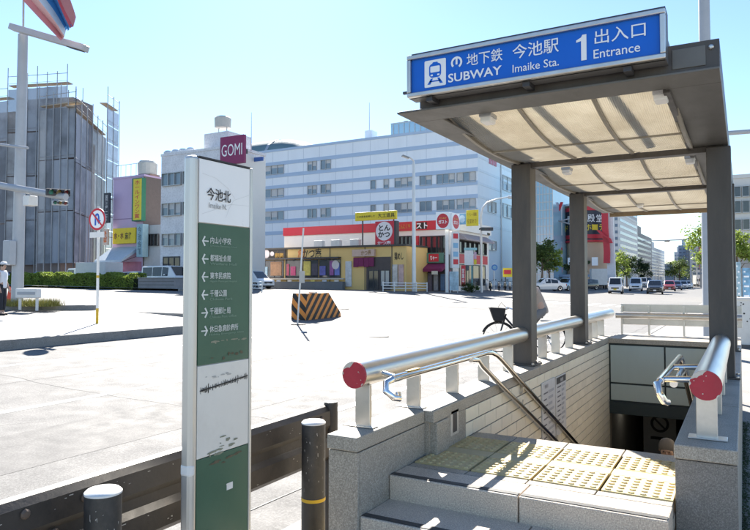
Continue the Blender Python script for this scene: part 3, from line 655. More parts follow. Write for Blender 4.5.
def bollard(y, lab, seed):
    bo = wthing('bollard', lab, 'bollard', (-2.16,y,0), 'bollards beside the guard rail')
    MB().lathe([(.068,-.02),(.068,.775),(.067,.785)], (-2.16,y,0), 28).build('tube', boll_m, bo, smooth=True)
    MB().lathe([(.0695,.783),(.0695,.790),(.06,.799),(.03,.8035),(.0005,.805)], (-2.16,y,0), 28).build('top_cap', white_paint, bo, smooth=True)
    MB().lathe([(.0695,.35),(.0695,.368)], (-2.16,y,0), 28).build('yellow_band', yellow_p, bo, smooth=True)
    b = MB(); rs = random.Random(seed)
    for k in range(26):
        a = rs.uniform(-1.9,.5); z = rs.uniform(.4,.74); r = .0686; da = rs.uniform(.01,.06); h = rs.uniform(.002,.012)*(2.5 if rs.random()<.2 else 1)
        b.quad(*[(-2.16+r*math.cos(q),y+r*math.sin(q),zz) for q,zz in ((a,z),(a+da,z+rs.uniform(-.01,.01)),(a+da*.8,z+h),(a,z+h))])
    o = b.build('paint_scratches', sc_m, bo, fix=False); o['kind'] = 'stuff'
    return bo
bollard(3.10, 'dark bollard with white top and yellow band beside the left parapet', 1)
bollard(1.69, 'dark bollard with white top nearest the camera, left of the signpost', 2)
# direction totem, its face looking across the pavement
tt = wthing('direction_totem', 'tall white and green district direction panel with arrows and aluminium posts', 'sign', (-2.05,2.2,0))
TX = -2.05; ty0, ty1 = 2.035, 2.40; tz1 = 2.14
bx('post', totem_post, tt, TX-.045, TX+.012, 2.018, 2.062, -.02, tz1+.003, .016)
bx('post', totem_post, tt, TX-.04, TX+.008, ty1+.001, ty1+.018, -.02, tz1, .004)
bx('core', totem_post, tt, TX-.045, TX-.006, ty0+.032, ty1, .08, tz1-.004)
bx('top_trim', darkmetal, tt, TX-.045, TX+.007, ty0+.03, ty1, tz1-.0035, tz1+.004)
zs = [(1.855,tz1-.005,totem_top,'panel'),(1.235,1.853,totem_green,'panel'),(.835,1.233,totem_white,'panel'),(.1,.833,totem_green,'panel')]
pans = [bx(n, m, tt, TX-.0055, TX+.004, ty0+.032, ty1-.001, a, c-.001, .002) for a, c, m, n in zs]
FX = TX+.004; YM = (ty0+.032+ty1)/2; PW = ty1-ty0-.033
grey_t = C('print_grey',(.33,.33,.32)); wline = C('map_line_grey',(.78,.77,.75))
lettering(pans[0], '今池北', black, (FX, ty0+.032+PW*.36, 1.985), (0,1,0), (0,0,1), .056, PW*.46, .008)
lettering(pans[0], 'Imaike N.', grey_t, (FX, ty0+.032+PW*.34, 1.935), (0,1,0), (0,0,1), .024, PW*.34)
for pts in ([(.05,.78),(.3,.74),(.55,.60),(.68,.45)],[(.05,.12),(.3,.22),(.6,.34),(.98,.36)],[(.5,.1),(.56,.25),(.66,.42),(.98,.55)]):
    b = MB()
    for (a0,b0),(a1,b1) in zip(pts[:-1],pts[1:]):
        p0 = Vector((FX+.0012,ty0+.032+PW*a0,1.86+.27*b0)); p1 = Vector((FX+.0012,ty0+.032+PW*a1,1.86+.27*b1)); n = Vector((0,-(p1-p0).z,(p1-p0).y)).normalized()*.0009
        b.quad(p0-n,p1-n,p1+n,p0+n)
    b.build('map_line', wline, pans[0], fix=False)
rows = [('内山小学校','Uchiyama Elementary School',-1,.40),('都福祉会館','Welfare Hall',-1,.40),('東市民病院','Higashi Municipal Hospital',-1,.40),('千種公園','Chikusa Park',-1,.32),('千種郵便局','Chikusa Post Office',1,.40),('休日急病診療所','Holiday Emergency Clinic',1,.56)]
pw_ = C('totem_print',(.72,.74,.70),.5); pw2 = C('totem_print_dim',(.22,.33,.25),.5)
for k, (jp, en, dr, wd) in enumerate(rows):
    zc = 1.775 - k*.0785; ya = ty0+.032+PW*.115
    b = MB(); h = .020*dr
    for sgn in (1,-1):
        b.quad(*[(FX+.0014, ya+a, zc+c) for a, c in ((h,0),(h-.0085*dr,0),(-.002*dr,sgn*.019),(.006*dr,sgn*.023))])
    b.quad(*[(FX+.0015, ya+a, zc+c) for a, c in ((-.020,-.0028),(.020,-.0028),(.020,.0028),(-.020,.0028))])
    b.build('arrow', pw_, pans[1], fix=False)
    lettering(pans[1], jp, pw_, (FX, ty0+.032+PW*(.20+wd/2), zc+.006), (0,1,0), (0,0,1), .030, PW*wd, .006)
    lettering(pans[1], en, pw2, (FX, ty0+.032+PW*(.20+(wd+.12)/2), zc-.020), (0,1,0), (0,0,1), .0105, PW*(wd+.12))
rs = random.Random(11)
def residue(parent, n, yc, zc, sy, sz, m, name='tape_residue', big=1.0):
    b = MB()
    for k in range(n):
        y = yc+rs.gauss(0,sy); z = zc+rs.gauss(0,sz); w_ = rs.uniform(.004,.03)*big; h = rs.uniform(.0015,.008)*big
        if y-w_ < ty0+.034 or y+w_ > ty1-.002: continue
        q = [(-w_,-h*rs.random()),(0,-h),(w_,-h*rs.random()),(w_*.8,h*rs.random()),(0,h),(-w_*.9,h*rs.random())]
        b.add([(FX+.0016+k*.00001,y+p[0],z+p[1]) for p in q],[tuple(range(6))])
    o = b.build(name, m, parent, fix=False); o['kind'] = 'stuff'
pale_t = C('tape_pale',(.30,.30,.22),.8,var=.4,scale=50)
residue(pans[1], 8, YM, 1.33, .05, .004, pale_t); residue(pans[1], 10, YM, 1.265, .045, .005, scuff_m)
b = MB()
for k in range(46):
    y = ty0+.05+(PW-.03)*k/45; z = 1.125+.028*k/45; h = rs.uniform(.004,.02)*(1.4 if k%7==0 else 1); w_ = rs.uniform(.0012,.003)
    b.quad((FX+.0014,y-w_,z-h*rs.uniform(.3,1)),(FX+.0014,y+w_,z-h*rs.uniform(.3,1)),(FX+.0014,y+w_*.7,z+h*rs.uniform(.3,1.1)),(FX+.0014,y-w_*.6,z+h*rs.uniform(.2,1)))
    b.quad((FX+.0013,y-.005,z-.002),(FX+.0013,y+.005,z-.0015),(FX+.0013,y+.005,z+.0025),(FX+.0013,y-.005,z+.002))
o = b.build('torn_print', black, pans[2], fix=False); o['kind'] = 'stuff'; residue(pans[2], 9, YM, 1.18, .07, .004, C('tape_grey',(.45,.44,.41)), big=.5); residue(pans[2], 12, YM-.02, .855, .05, .02, pale_t)
residue(pans[3], 10, YM, .80, .06, .006, scuff_m); residue(pans[3], 3, YM+.03, .68, .01, .004, totem_white, big=.5)
bx('sticker', white_paint, pans[3], FX+.0005, FX+.0012, YM+.02, YM+.06, .655, .685)
bx('tape_wrap', white_paint, tt, TX-.047, TX+.014, 2.016, 2.058, .765, .83, .017)
# moss at the foot of the right parapet
b = MB(); rs = random.Random(3)
for k in range(2600):
    y = rs.uniform(2.2,8.5); x = XR1+.002+abs(rs.gauss(0,.035)); s = rs.uniform(.004,.011); a = rs.random()*6.28; z = .002+rs.random()*.012
    b.quad(*[(x+s*math.cos(a+q), y+s*math.sin(a+q), z+rs.random()*.01) for q in (0,1.6,3.1,4.7)])
mo = b.build('moss', leaf_dk, None, fix=False); mo['kind'] = 'stuff'; mo['label'] = 'strip of green moss at the foot of the right parapet'
wp = wthing('white_post', 'slim weathered white post right of the canopy post', 'post', (-.112,9.8,0))
MB().lathe([(.036,-.02),(.036,1.82),(.03,1.85),(.0005,1.855)], (-.112,9.8,0), 16).build('post', C('weathered_white',(.62,.60,.56),.6,dirt=.4,dirtcol=(.3,.28,.25)), wp, smooth=True)
bx('strap', steel, wp, -.152, -.072, 9.76, 9.84, 1.0, 1.03, .01); bx('strap', steel, wp, -.152, -.072, 9.76, 9.84, 1.5, 1.53, .01)

# ================================================================== FOLIAGE
def leaves(n, cen, rad, size, seed, clumps=26, shell=.55):
    rs = random.Random(seed); b = MB(); C_ = []
    for k in range(clumps):
        d = Vector((rs.gauss(0,1),rs.gauss(0,1),rs.gauss(0,1))).normalized() * (rs.random()**shell)
        C_.append((Vector((cen[0]+d.x*rad[0], cen[1]+d.y*rad[1], cen[2]+d.z*rad[2])), rs.uniform(.16,.34)))
    R_ = (rad[0]+rad[1]+rad[2])/3
    for k in range(n):
        c, cr = rs.choice(C_); p = c + Vector((rs.gauss(0,1),rs.gauss(0,1),rs.gauss(0,.8)))*cr*R_*.62
        a = Vector((rs.gauss(0,1),rs.gauss(0,1),rs.gauss(0,.6))).normalized(); e = a.cross(Vector((rs.gauss(0,1),rs.gauss(0,1),rs.gauss(0,1)))).normalized(); s = size*rs.uniform(.6,1.3)
        b.quad(p-a*s, p-e*s*.55, p+a*s, p+e*s*.55)
    return b
def tree(name, label, base_, h, crown, m, n, size, seed, group=None, trunk=.16):
    t = wthing(name, label, 'tree', base_, group); rs = random.Random(seed); bs = Vector(base_); cz = h - crown[2]*.95
    b = MB(); top = bs + Vector((rs.uniform(-.2,.2),rs.uniform(-.2,.2),cz))
    b.tube([bs-Vector((0,0,.1)), bs+(top-bs)*.5+Vector((rs.uniform(-.15,.15),0,0)), top], [trunk,trunk*.75,trunk*.45], 9)
    for k in range(6):
        a = rs.random()*6.28; q = bs+(top-bs)*rs.uniform(.5,.95); e = q+Vector((math.cos(a)*crown[0]*.7,math.sin(a)*crown[1]*.7,crown[2]*rs.uniform(.2,.7)))
        b.tube([q,(q+e)/2+Vector((0,0,.2)),e],[trunk*.4,trunk*.25,trunk*.08],6)
    b.build('trunk', bark_m, t, smooth=True)
    leaves(n, bs+Vector((0,0,cz)), crown, size, seed).build('crown', m, t, fix=False)
    return t
def hedge(name, label, p0, p1, wd, h, m, n, size, seed):
    p0 = Vector(p0); p1 = Vector(p1); d = (p1-p0); L_ = d.length; d.normalize(); s = Vector((-d.y,d.x,0)); rs = random.Random(seed)
    t = wthing(name, label, 'hedge', (p0+p1)/2); b = MB()
    for k in range(n):
        a = rs.random(); hh = h*(1+.12*math.sin(a*L_*1.7+seed)+.07*math.sin(a*L_*4.1)); q = rs.uniform(-1,1); z = rs.random()
        if rs.random() < .75:      # near the shell
            if rs.random() < .5: z = 1-abs(rs.gauss(0,.06))
            else: q = math.copysign(1-abs(rs.gauss(0,.07)), q)
        p = p0 + d*a*L_ + s*q*wd/2 + Vector((0,0,z*hh)); u_ = Vector((rs.gauss(0,1),rs.gauss(0,1),rs.gauss(0,1))).normalized(); e = u_.cross(Vector((rs.gauss(0,1),rs.gauss(0,1),rs.gauss(0,1)))).normalized(); sz = size*rs.uniform(.6,1.4)
        b.quad(p-u_*sz,p-e*sz*.6,p+u_*sz,p+e*sz*.6)
    b.build('foliage', m, t, fix=False)
    k = MB(); k.obox((p0+p1)/2+Vector((0,0,h*.40)), d*L_*.49, s*wd*.36, Vector((0,0,h*.38))); k.build('twig_core', C('hedge_core',(.03,.04,.018),.9), t)
    return t

# ================================================================== VEHICLES
KIND = {
 # stations: x(of half length), bottom, belt, roof(top), half width at belt, half width at roof ; window spans; windscreen between two stations
 'van':   dict(st=[(-1,.14,.50,.86,.93,.84),(-.97,.12,.52,.97,.97,.86),(.30,.12,.52,.985,1,.86),(.46,.12,.52,.95,1,.84),(.80,.12,.50,.53,.99,.95),(.95,.13,.44,.47,.96,.93),(1,.16,.36,.40,.90,.88)], side=[(-.92,-.42),(-.38,.08),(.12,.42)], ws=(3,4), hl=(.955,.40)),
 'minivan': dict(st=[(-1,.14,.52,.84,.93,.80),(-.95,.12,.53,.97,.97,.82),(.20,.12,.53,1,1,.82),(.34,.12,.53,.96,1,.80),(.70,.12,.52,.55,.99,.93),(.94,.14,.46,.49,.94,.88),(1,.18,.38,.42,.86,.84)], side=[(-.9,-.45),(-.41,.02),(.06,.32)], ws=(3,4), hl=(.95,.43)),
 'suv':   dict(st=[(-1,.18,.55,.80,.92,.78),(-.90,.14,.57,.95,.97,.80),(-.05,.13,.57,1,1,.80),(.12,.13,.57,.95,1,.78),(.46,.13,.57,.60,.99,.92),(.92,.15,.50,.55,.95,.86),(1,.20,.40,.46,.86,.82)], side=[(-.86,-.42),(-.38,.10)], ws=(3,4), hl=(.94,.46)),
 'sedan': dict(st=[(-1,.16,.55,.60,.88,.84),(-.72,.13,.58,.66,.96,.86),(-.42,.12,.58,.97,1,.76),(.05,.12,.58,1,1,.76),(.18,.12,.58,.94,1,.74),(.46,.12,.57,.61,.99,.90),(.92,.14,.46,.51,.94,.86),(1,.18,.36,.42,.86,.82)], side=[(-.52,-.16),(-.12,.16)], ws=(4,5), hl=(.93,.43)),
}
def vehicle(name, label, loc, heading, kind, L_, W_, H_, paint, plate=plate_w, group=None, cat='car', clad=None):
    """heading: unit xy vector the vehicle faces; local +x is forward"""
    K = KIND[kind]; t = thing(name, label, cat, loc, math.atan2(heading[1], heading[0]), group)
    hx, hw = L_/2, W_/2
    def interp(x):
        S_ = K['st']
        for a, c in zip(S_[:-1], S_[1:]):
            if a[0] <= x <= c[0]:
                f = (x-a[0])/(c[0]-a[0]); return [a[i]+(c[i]-a[i])*f for i in range(6)]
        return list(S_[-1])
    b = MB(); rings = []
    for x, zb, be, rf, w1, w2 in K['st']:
        X = x*hx; rings.append([(X,-hw*w1*.93,zb*H_),(X,-hw*w1,(zb*.6+be*.4)*H_),(X,-hw*w1*.975,be*H_),(X,-hw*w2,(rf-.02)*H_ if rf-be>.1 else rf*H_-.01),(X,-hw*w2*.86,rf*H_),(X,hw*w2*.86,rf*H_),(X,hw*w2,(rf-.02)*H_ if rf-be>.1 else rf*H_-.01),(X,hw*w1*.975,be*H_),(X,hw*w1,(zb*.6+be*.4)*H_),(X,hw*w1*.93,zb*H_)])
    b.loft(rings); body = b.build('body', paint, t, bevel=.03, smooth=True)
    for s in (-1,1):
        for x0, x1 in K['side']:
            q = []
            for x, top in ((x0,0),(x1,0),(x1,1),(x0,1)):
                I = interp(x); f = .06 if not top else .86
                zb_ = I[2]+(I[3]-I[2])*f; w_ = I[4]*.975+(I[5]-I[4]*.975)*f
                q.append((x*hx, s*(hw*w_+.012), zb_*H_))
            MB().quad(*q).build('side_window', car_glass, t)
        I = interp(.95)
        hl = MB().box(hx*K['hl'][0]-.10, hx*K['hl'][0]+.075, s*hw*.60, s*hw*.90, (K['hl'][1]-.045)*H_, (K['hl'][1]+.045)*H_).build('headlight', lamp_clear, t, bevel=.03)
        MB().box(-hx-.012, -hx+.08, s*hw*.72, s*hw*.90, .40*H_, .56*H_).build('tail_light', lamp_red, t, bevel=.02)
        MB().obox((hx*.30,s*(hw+.07),.60*H_),(.05,0,0),(0,.08,0),(0,0,.06)).build('mirror', paint, t, bevel=.03)
        for x in (-.62,.62):
            r = .155*H_+.08
            wv_ = MB(); wv_.loft([[(x*hx+rr*math.cos(2*PI*k/20), s*(hw-.20+yy), r+rr*math.sin(2*PI*k/20)) for k in range(20)] for rr, yy in ((r*.9,0),(r,.02),(r,.17),(r*.92,.205),(r*.66,.20))])
            wo = wv_.build('wheel', tyre_m, t, smooth=True)
            rm = MB(); rm.loft([[(x*hx+rr*math.cos(2*PI*k/16), s*(hw-.20+yy), r+rr*math.sin(2*PI*k/16)) for k in range(16)] for rr, yy in ((r*.64,.19),(r*.62,.208),(r*.2,.195),(.01,.2))]); rm.build('rim', rim_m, wo)
    i, j = K['ws']; A, B_ = K['st'][i], K['st'][j]
    def wsq(f, s):
        x = (A[0]+(B_[0]-A[0])*f)*hx; z = (A[3]+(B_[3]-A[3])*f)*H_; w_ = (A[5]+(B_[5]-A[5])*f)*.86
        return (x+.012, s*hw*w_*.98, z+.014)
    MB().quad(wsq(.04,-1),wsq(.04,1),wsq(.92,1),wsq(.92,-1)).build('windscreen', car_glass, t)
    # rear window
    if kind == 'sedan':
        r0, r1 = K['st'][1], K['st'][2]
        q = [((r0[0]+(r1[0]-r0[0])*f)*hx-.012, s*hw*(r0[5]+(r1[5]-r0[5])*f)*.84, (r0[3]+(r1[3]-r0[3])*f)*H_+.012) for f, s in ((.08,-1),(.08,1),(.94,1),(.94,-1))]
    else:
        q = [(-hx-.012, s*hw*.72, z*H_) for s, z in ((-1,.58),(1,.58),(1,.80),(-1,.80))]
    MB().quad(*q).build('rear_window', car_glass, t)
    MB().box(hx-.06, hx+.012, -hw*.55, hw*.55, .30*H_, .385*H_).build('grille', dark if clad is None else clad, t, bevel=.02)
    MB().box(hx-.08, hx+.016, -hw*.80, hw*.80, .13*H_, .20*H_).build('bumper_lip', dark, t, bevel=.02)
    MB().box(hx+.0125, hx+.024, -.165, .165, .225*H_, .225*H_+.165).build('number_plate', plate, t)
    MB().box(-hx-.024, -hx-.0125, -.165, .165, .30*H_, .30*H_+.165).build('number_plate', plate, t)
    return t
def box_truck(label, loc, heading, L_, W_, H_, paint, box_m, group=None):
    t = thing('box_truck', label, 'truck', loc, math.atan2(heading[1], heading[0]), group); hx, hw = L_/2, W_/2
    MB().box(-hx, hx*.42, -hw, hw, .62, H_).build('cargo_box', box_m, t, bevel=.03)
    for k in range(6):
        x = -hx+(hx*1.42)*(k+.5)/6; MB().box(x-.02,x+.02,-hw-.015,-hw-.001,.66,H_-.04).build('box_rib', box_m, t)
    MB().loft([[(hx*.46,-hw*.93,.5),(hx*.46,hw*.93,.5),(hx*.46,hw*.88,H_*.78),(hx*.46,-hw*.88,H_*.78)],[(hx*.85,-hw*.93,.45),(hx*.85,hw*.93,.45),(hx*.85,hw*.86,H_*.77),(hx*.85,-hw*.86,H_*.77)],[(hx,-hw*.93,.45),(hx,hw*.93,.45),(hx,hw*.93,H_*.42),(hx,-hw*.93,H_*.42)]]).build('cab', paint, t, bevel=.05)
    MB().quad((hx*.985,-hw*.82,H_*.46),(hx*.985,hw*.82,H_*.46),(hx*.875,hw*.78,H_*.73),(hx*.875,-hw*.78,H_*.73)).build('windscreen', car_glass, t)
    for s in (-1,1):
        MB().quad((hx*.55,s*hw*.935,H_*.48),(hx*.90,s*hw*.935,H_*.48),(hx*.84,s*hw*.91,H_*.70),(hx*.55,s*hw*.91,H_*.70)).build('side_window', car_glass, t)
        MB().box(hx-.02,hx+.02,s*hw*.55,s*hw*.88,.62,.82).build('headlight', lamp_clear, t)
        for x in (-.6,.68):
            MB().tube([(x*hx,s*(hw-.22),.40),(x*hx,s*(hw-.01),.40)], .40, 18).build('wheel', tyre_m, t)
    MB().box(-hx,hx*.6,-hw*.6,hw*.6,.42,.60).build('chassis', dark, t)
    return t

# ================================================================== PEOPLE
def skinned(name, chains, mat_, parent, sub=2, root=0):
    """chains: lists of (point, radius); grown into one smooth skin"""
    me = bpy.data.meshes.new(name); vs = []; es = []; rd = []; key = {}
    for ch in chains:
        prev = None
        for p, r in ch:
            k = tuple(round(c,4) for c in p)
            if k not in key: key[k] = len(vs); vs.append(p); rd.append(r)
            if prev is not None and prev != key[k]: es.append((prev, key[k]))
            prev = key[k]
    me.from_pydata([tuple(v) for v in vs], es, [])
    ob = bpy.data.objects.new('skin_tmp', me); COL.objects.link(ob)
    mod = ob.modifiers.new('skin', 'SKIN'); ob.modifiers.new('sub', 'SUBSURF').levels = sub
    ob.modifiers['sub'].render_levels = sub
    sv = me.skin_vertices[0].data
    for i, r in enumerate(rd): sv[i].radius = (r, r) if not isinstance(r, tuple) else r; sv[i].use_root = (i == root)
    bpy.context.view_layer.update(); dg = bpy.context.evaluated_depsgraph_get()
    m2 = bpy.data.meshes.new_from_object(ob.evaluated_get(dg)); bpy.data.objects.remove(ob); bpy.data.meshes.remove(me)
    m2.materials.clear(); m2.materials.append(mat_); m2.shade_smooth(); m2.name = name
    o = bpy.data.objects.new(name, m2); COL.objects.link(o); o.parent = parent
    return o
def person(name, label, loc, heading, J, shirt, trousers, shoes, hair, cap=None, group=None):
    """J: joints in local metres, +x is where the person faces, z up"""
    t = thing(name, label, 'person', loc, math.atan2(heading[1], heading[0]), group)
    V = {k: Vector(v) for k, v in J.items() if isinstance(v, tuple)}
    pel, chest, neck, head = V['pelvis'], V['chest'], V['neck'], V['head']
    up = (head-neck).normalized()
    ch = [[(pel,.125),((pel+chest)/2,.125),(chest,.14),(neck-(neck-chest)*.15,.07),(neck,.05),(head-up*.05,.075),(head+up*.02,.088),(head+up*.085,.06)]]
    fw = Vector((1,0,0)); hf = V.get('face', fw).normalized()
    ch.append([(head-up*.05,.075),(head-up*.055+hf*.06,.035)])
    for s in 'lr':
        sh, el, wr = V['shoulder_'+s], V['elbow_'+s], V['wrist_'+s]; hp, kn, an = V['hip_'+s], V['knee_'+s], V['ankle_'+s]
        d = (wr-el).normalized(); palm = wr+d*.07
        ch.append([(chest,.14),(sh,.06),((sh+el)/2,.048),(el,.04),((el+wr)/2,.036),(wr,.026),(palm,.032)])
        sd = d.cross(Vector((0,0,1))); sd = sd.normalized() if sd.length > .01 else Vector((0,1,0)); cu = Vector((0,0,-1))
        for k in range(4): 
            r0 = palm+sd*(k-1.5)*.017; ch.append([(palm,.032),(r0+d*.025,.010),(r0+d*.05+cu*.012,.009),(r0+d*.06+cu*.035,.0085)])
        ch.append([(palm,.032),(palm+sd*.035-d*.01,.011),(palm+sd*.045+d*.025+cu*.01,.0095)])
        ch.append([(pel,.125),(hp,.085),((hp+kn)/2,.072),(kn,.055),((kn+an)/2,.05),(an,.036),(an+Vector((.06,0,-.05)),.036),(an+Vector((.15,0,-.062)),.03)])
    skinned('body', ch, skin_m, t)
    sc = [[(pel-Vector((0,0,.07)),.15),(pel,.15),((pel+chest)/2,.147),(chest,.158),(neck-(neck-chest)*.2,.085)]]; tc_ = [[(pel+Vector((0,0,.14)),.138),(pel,.146)]]
    for s in 'lr':
        sh, el, wr = V['shoulder_'+s], V['elbow_'+s], V['wrist_'+s]; hp, kn, an = V['hip_'+s], V['knee_'+s], V['ankle_'+s]
        lim = [(chest,.158),(sh,.078),((sh+el)/2,.066),(el,.056)]
        if J.get('long_sleeve'): lim += [((el+wr)/2,.05),(wr-(wr-el)*.1,.042)]
        sc.append(lim); tc_.append([(pel,.146),(hp,.10),((hp+kn)/2,.087),(kn,.072),((kn+an)/2,.066),(an+(kn-an)*.12,.058)])
        skinned('shoe', [[(an+Vector((-.035,0,-.055)),.04),(an+Vector((.05,0,-.06)),.045),(an+Vector((.16,0,-.068)),.036)]], shoes, t, 1)
    skinned('shirt', sc, shirt, t); skinned('trousers', tc_, trousers, t)
    hc = [[(head-hf*.045-up*.03,.095),(head-hf*.03+up*.04,.112),(head+hf*.01+up*.085,.098),(head+hf*.06+up*.085,.07)]]
    skinned('hair', hc, hair, t, 2)
    eye_m = C('eye_dark',(.02,.018,.016),.3); side = hf.cross(up).normalized()
    for s in (-1,1):
        MB().lathe([(.0005,-.009),(.008,-.005),(.008,.005),(.0005,.009)], head+hf*.084+up*.0+side*s*.03, 8).build('eye', eye_m, t)
        skinned('ear', [[(head+side*s*.082+up*.02,.014),(head+side*s*.088-up*.02,.011)]], skin_m, t, 1)
    skinned('nose', [[(head+hf*.086-up*.005,.011),(head+hf*.10-up*.035,.013)]], skin_m, t, 1)
    MB().obox(head+hf*.085-up*.065, side*.02, hf*.004, up*.004).build('mouth', C('lip',(.35,.14,.12)), t)
    if cap:
        MB().loft([[tuple(head+up*z+hf*(r*math.cos(a)+ox)+side*r*math.sin(a)) for a in [2*PI*k/18 for k in range(18)]] for r, z, ox in ((.104,.05,0),(.108,.075,0),(.10,.115,0),(.06,.145,0),(.01,.15,0))]).build('cap', cap, t, smooth=True)
        MB().obox(head+up*.055+hf*.12, side*.08, hf*.05, up*.006).build('cap_peak', cap, t, bevel=.01)
    return t

# ================================================================== BUILDINGS
def px_x(u, y, v=281): return at(u, v, y=y).x
def px_y(u, x, v=281): return at(u, v, x=x).y
def px_z(u, v, **k): return at(u, v, **k).z
def window(parent, x0, x1, z0, z1, y, n, frame=alu, glass=glass_win, name='window', blinds=None, side=False, rs=rnd):
    """a framed window standing 4 cm proud on the y-plane (or on an x-plane when side), n panes"""
    def bb(nm, m, p, a0, a1, d0, d1, c0, c1): 
        return bx(nm, m, p, a0, a1, y-d1, y-d0, c0, c1) if not side else bx(nm, m, p, y+d0, y+d1, a0, a1, c0, c1)
    t = max(.05, (z1-z0)*.045); dp = .07 if name != 'window' else .20
    o = MB()
    def fb(a0,a1,c0,c1):
        if side: o.box(y+.001,y+dp,a0,a1,c0,c1)
        else: o.box(a0,a1,y-dp,y-.001,c0,c1)
    fb(x0,x1,z0,z0+t); fb(x0,x1,z1-t,z1)
    for k in range(n+1):
        xm = x0+(x1-x0)*k/n; fb(max(x0,xm-t/2), min(x1,xm+t/2), z0+t, z1-t)
    w_ = o.build(name, frame, parent, fix=False)
    for k in range(n):
        a = x0+(x1-x0)*k/n+t*.5; c = x0+(x1-x0)*(k+1)/n-t*.5
        bb('pane', glass, w_, a, c, .012, .03, z0+t, z1-t)
        if blinds and rs.random() < .55:
            h_ = rs.uniform(.25,.9); bb('blind', blinds, w_, a+.03, c-.03, .0305, .034, z1-t-(z1-z0-2*t)*h_, z1-t)
    return w_
blind_m = C('blind_white',(.55,.56,.56),.7)
def signboard(name, label, x0, x1, y, z0, z1, m, th=.12, frame=None, group=None, parent=None):
    if parent is None:
        t = wthing(name, label, 'sign', ((x0+x1)/2,y,z0), group)
    else: t = parent
    b_ = bx('board', m, t, x0, x1, y, y+th, z0, z1, .01)
    if frame:
        for a in ((x0-.04,x1+.04,z1,z1+.06),(x0-.04,x1+.04,z0-.06,z0),(x0-.06,x0,z0+.001,z1-.001),(x1,x1+.06,z0+.001,z1-.001)): bx('frame', frame, t, a[0], a[1], y-.03, y+th, a[2], a[3])
    return t, b_
XD, UP = (1,0,0), (0,0,1)

# --- big pale blue department building
BY = 98.0
bxl, bxr = px_x(196, BY), px_x(478, BY); bzt = px_z(478, 126.5, y=BY); BYE = px_y(519, bxr)
pale = C('pale_blue_wall',(.77,.83,.89),.6,var=.07,scale=.5,dirt=.22,dirtcol=(.45,.50,.55),stretch=(1,1,.12)); band_m = C('blue_band',(.40,.52,.68),.55,var=.06,scale=.2)
bb = wthing('department_building', 'large pale blue six-storey building with darker blue horizontal bands', 'building', ((bxl+bxr)/2,BY+10,.5))
bx('wall', pale, bb, bxl, bxr, BY, BYE, 0, bzt)
bx('roof_edge', band_m, bb, bxl-.05, bxr+.05, BY-.12, BYE+.05, bzt-.02, bzt+.42)
def zrow(v, u=300): return px_z(u, v, y=BY)
for v in (161,173.5,185,196.5,208,220,232):
    z = zrow(v); bx('band', band_m, bb, bxl+.02, bxr+.06, BY-.08, BY-.001, z-.34, z+.34)
    bx('band', C('blue_band_pale',(.68,.75,.82),.55), bb, bxr+.001, bxr+.05, BY+.01, BYE-.1, z-.2, z+.2)
for r, (v0, v1) in enumerate(((162.5,172),(186.5,195.5),(209.5,218.8))):
    z1, z0 = zrow(v0), zrow(v1)
    specs = [(250,262,2),(265,284,3),(308,317,2),(321,331,2)]
    if r > 0: specs += [(371,376,1),(384,389,1),(395,414,3),(420,432,2),(437,455,3),(457,476,3)]
    for a, c, n in specs: window(bb, px_x(a,BY,v0), px_x(c,BY,v0), z0, z1, BY, n, blinds=blind_m)
for (u0,u1,va,vb) in ((488,496,200,212),(503,512,175,190),(503,512,203,217),(488,496,240,250)):
    ya, yb = px_y(u0,bxr), px_y(u1,bxr); window(bb, ya, yb, px_z(u0,vb,x=bxr), px_z(u0,va,x=bxr), bxr, 2, side=True, blinds=blind_m)
for k in range(3):
    ya = px_y(489.5+k*2.7,bxr); yb = px_y(491.3+k*2.7,bxr); bx('red_letter_block', C('faded_red',(.50,.16,.22)), bb, bxr+.01, bxr+.12, ya, yb, px_z(490,164,x=bxr), px_z(490,156,x=bxr))
MB().tube([(bxr+.15,px_y(501,bxr),1),(bxr+.15,px_y(501,bxr),bzt-1)], .09, 8).build('downpipe', alu, bb)
for k in range(17):
    x = bxl+(bxr-bxl)*(k+.5)/17; bx('panel_joint', C('joint_grey',(.47,.54,.62),.7), bb, x-.03, x+.03, BY-.012, BY-.001, 2, bzt-.1)
# rooftop pieces
vx0, vx1 = px_x(200,BY+4), px_x(318,BY+6); vz = bzt
b = MB(); ring = []
vr = [(vx0+(vx1-vx0)*k/10) for k in range(11)]
def vault(x, hgt): return [(x, BY+4+12*(1-math.cos(PI*k/10))/2, bzt+.2+hgt*math.sin(PI*k/10)) for k in range(11)]
hgts = [4.4]*7+[4.2,3.5,2.3,.8]
b.loft([vault(x,h) for x, h in zip(vr,hgts)], closed=False); b.build('vault_roof', C('teal_sheet_roof',(.12,.19,.22),.85,var=.1,scale=.4), bb, smooth=True)
b = MB(); b.loft([vault(vr[6]-.4,4.5),vault(vr[6]+.3,4.5)], closed=False); b.build('roof_hoop', alu, bb)
bx('roof_deck', C('green_roof',(.30,.44,.42),.6), bb, px_x(318,BY), px_x(357,BY), BY+2, BY+8, bzt+.3, px_z(340,141,y=BY+2))
bx('penthouse', pale, bb, px_x(359,BY), px_x(366,BY), BY+2, BY+4, bzt+.3, px_z(362,131,y=BY+2)); ax = px_x(366.5,BY+2); MB().tube([(ax,BY+3,bzt),(ax,BY+3,px_z(366,103,y=BY+3))], [.1,.04], 6).build('antenna', alu, bb)
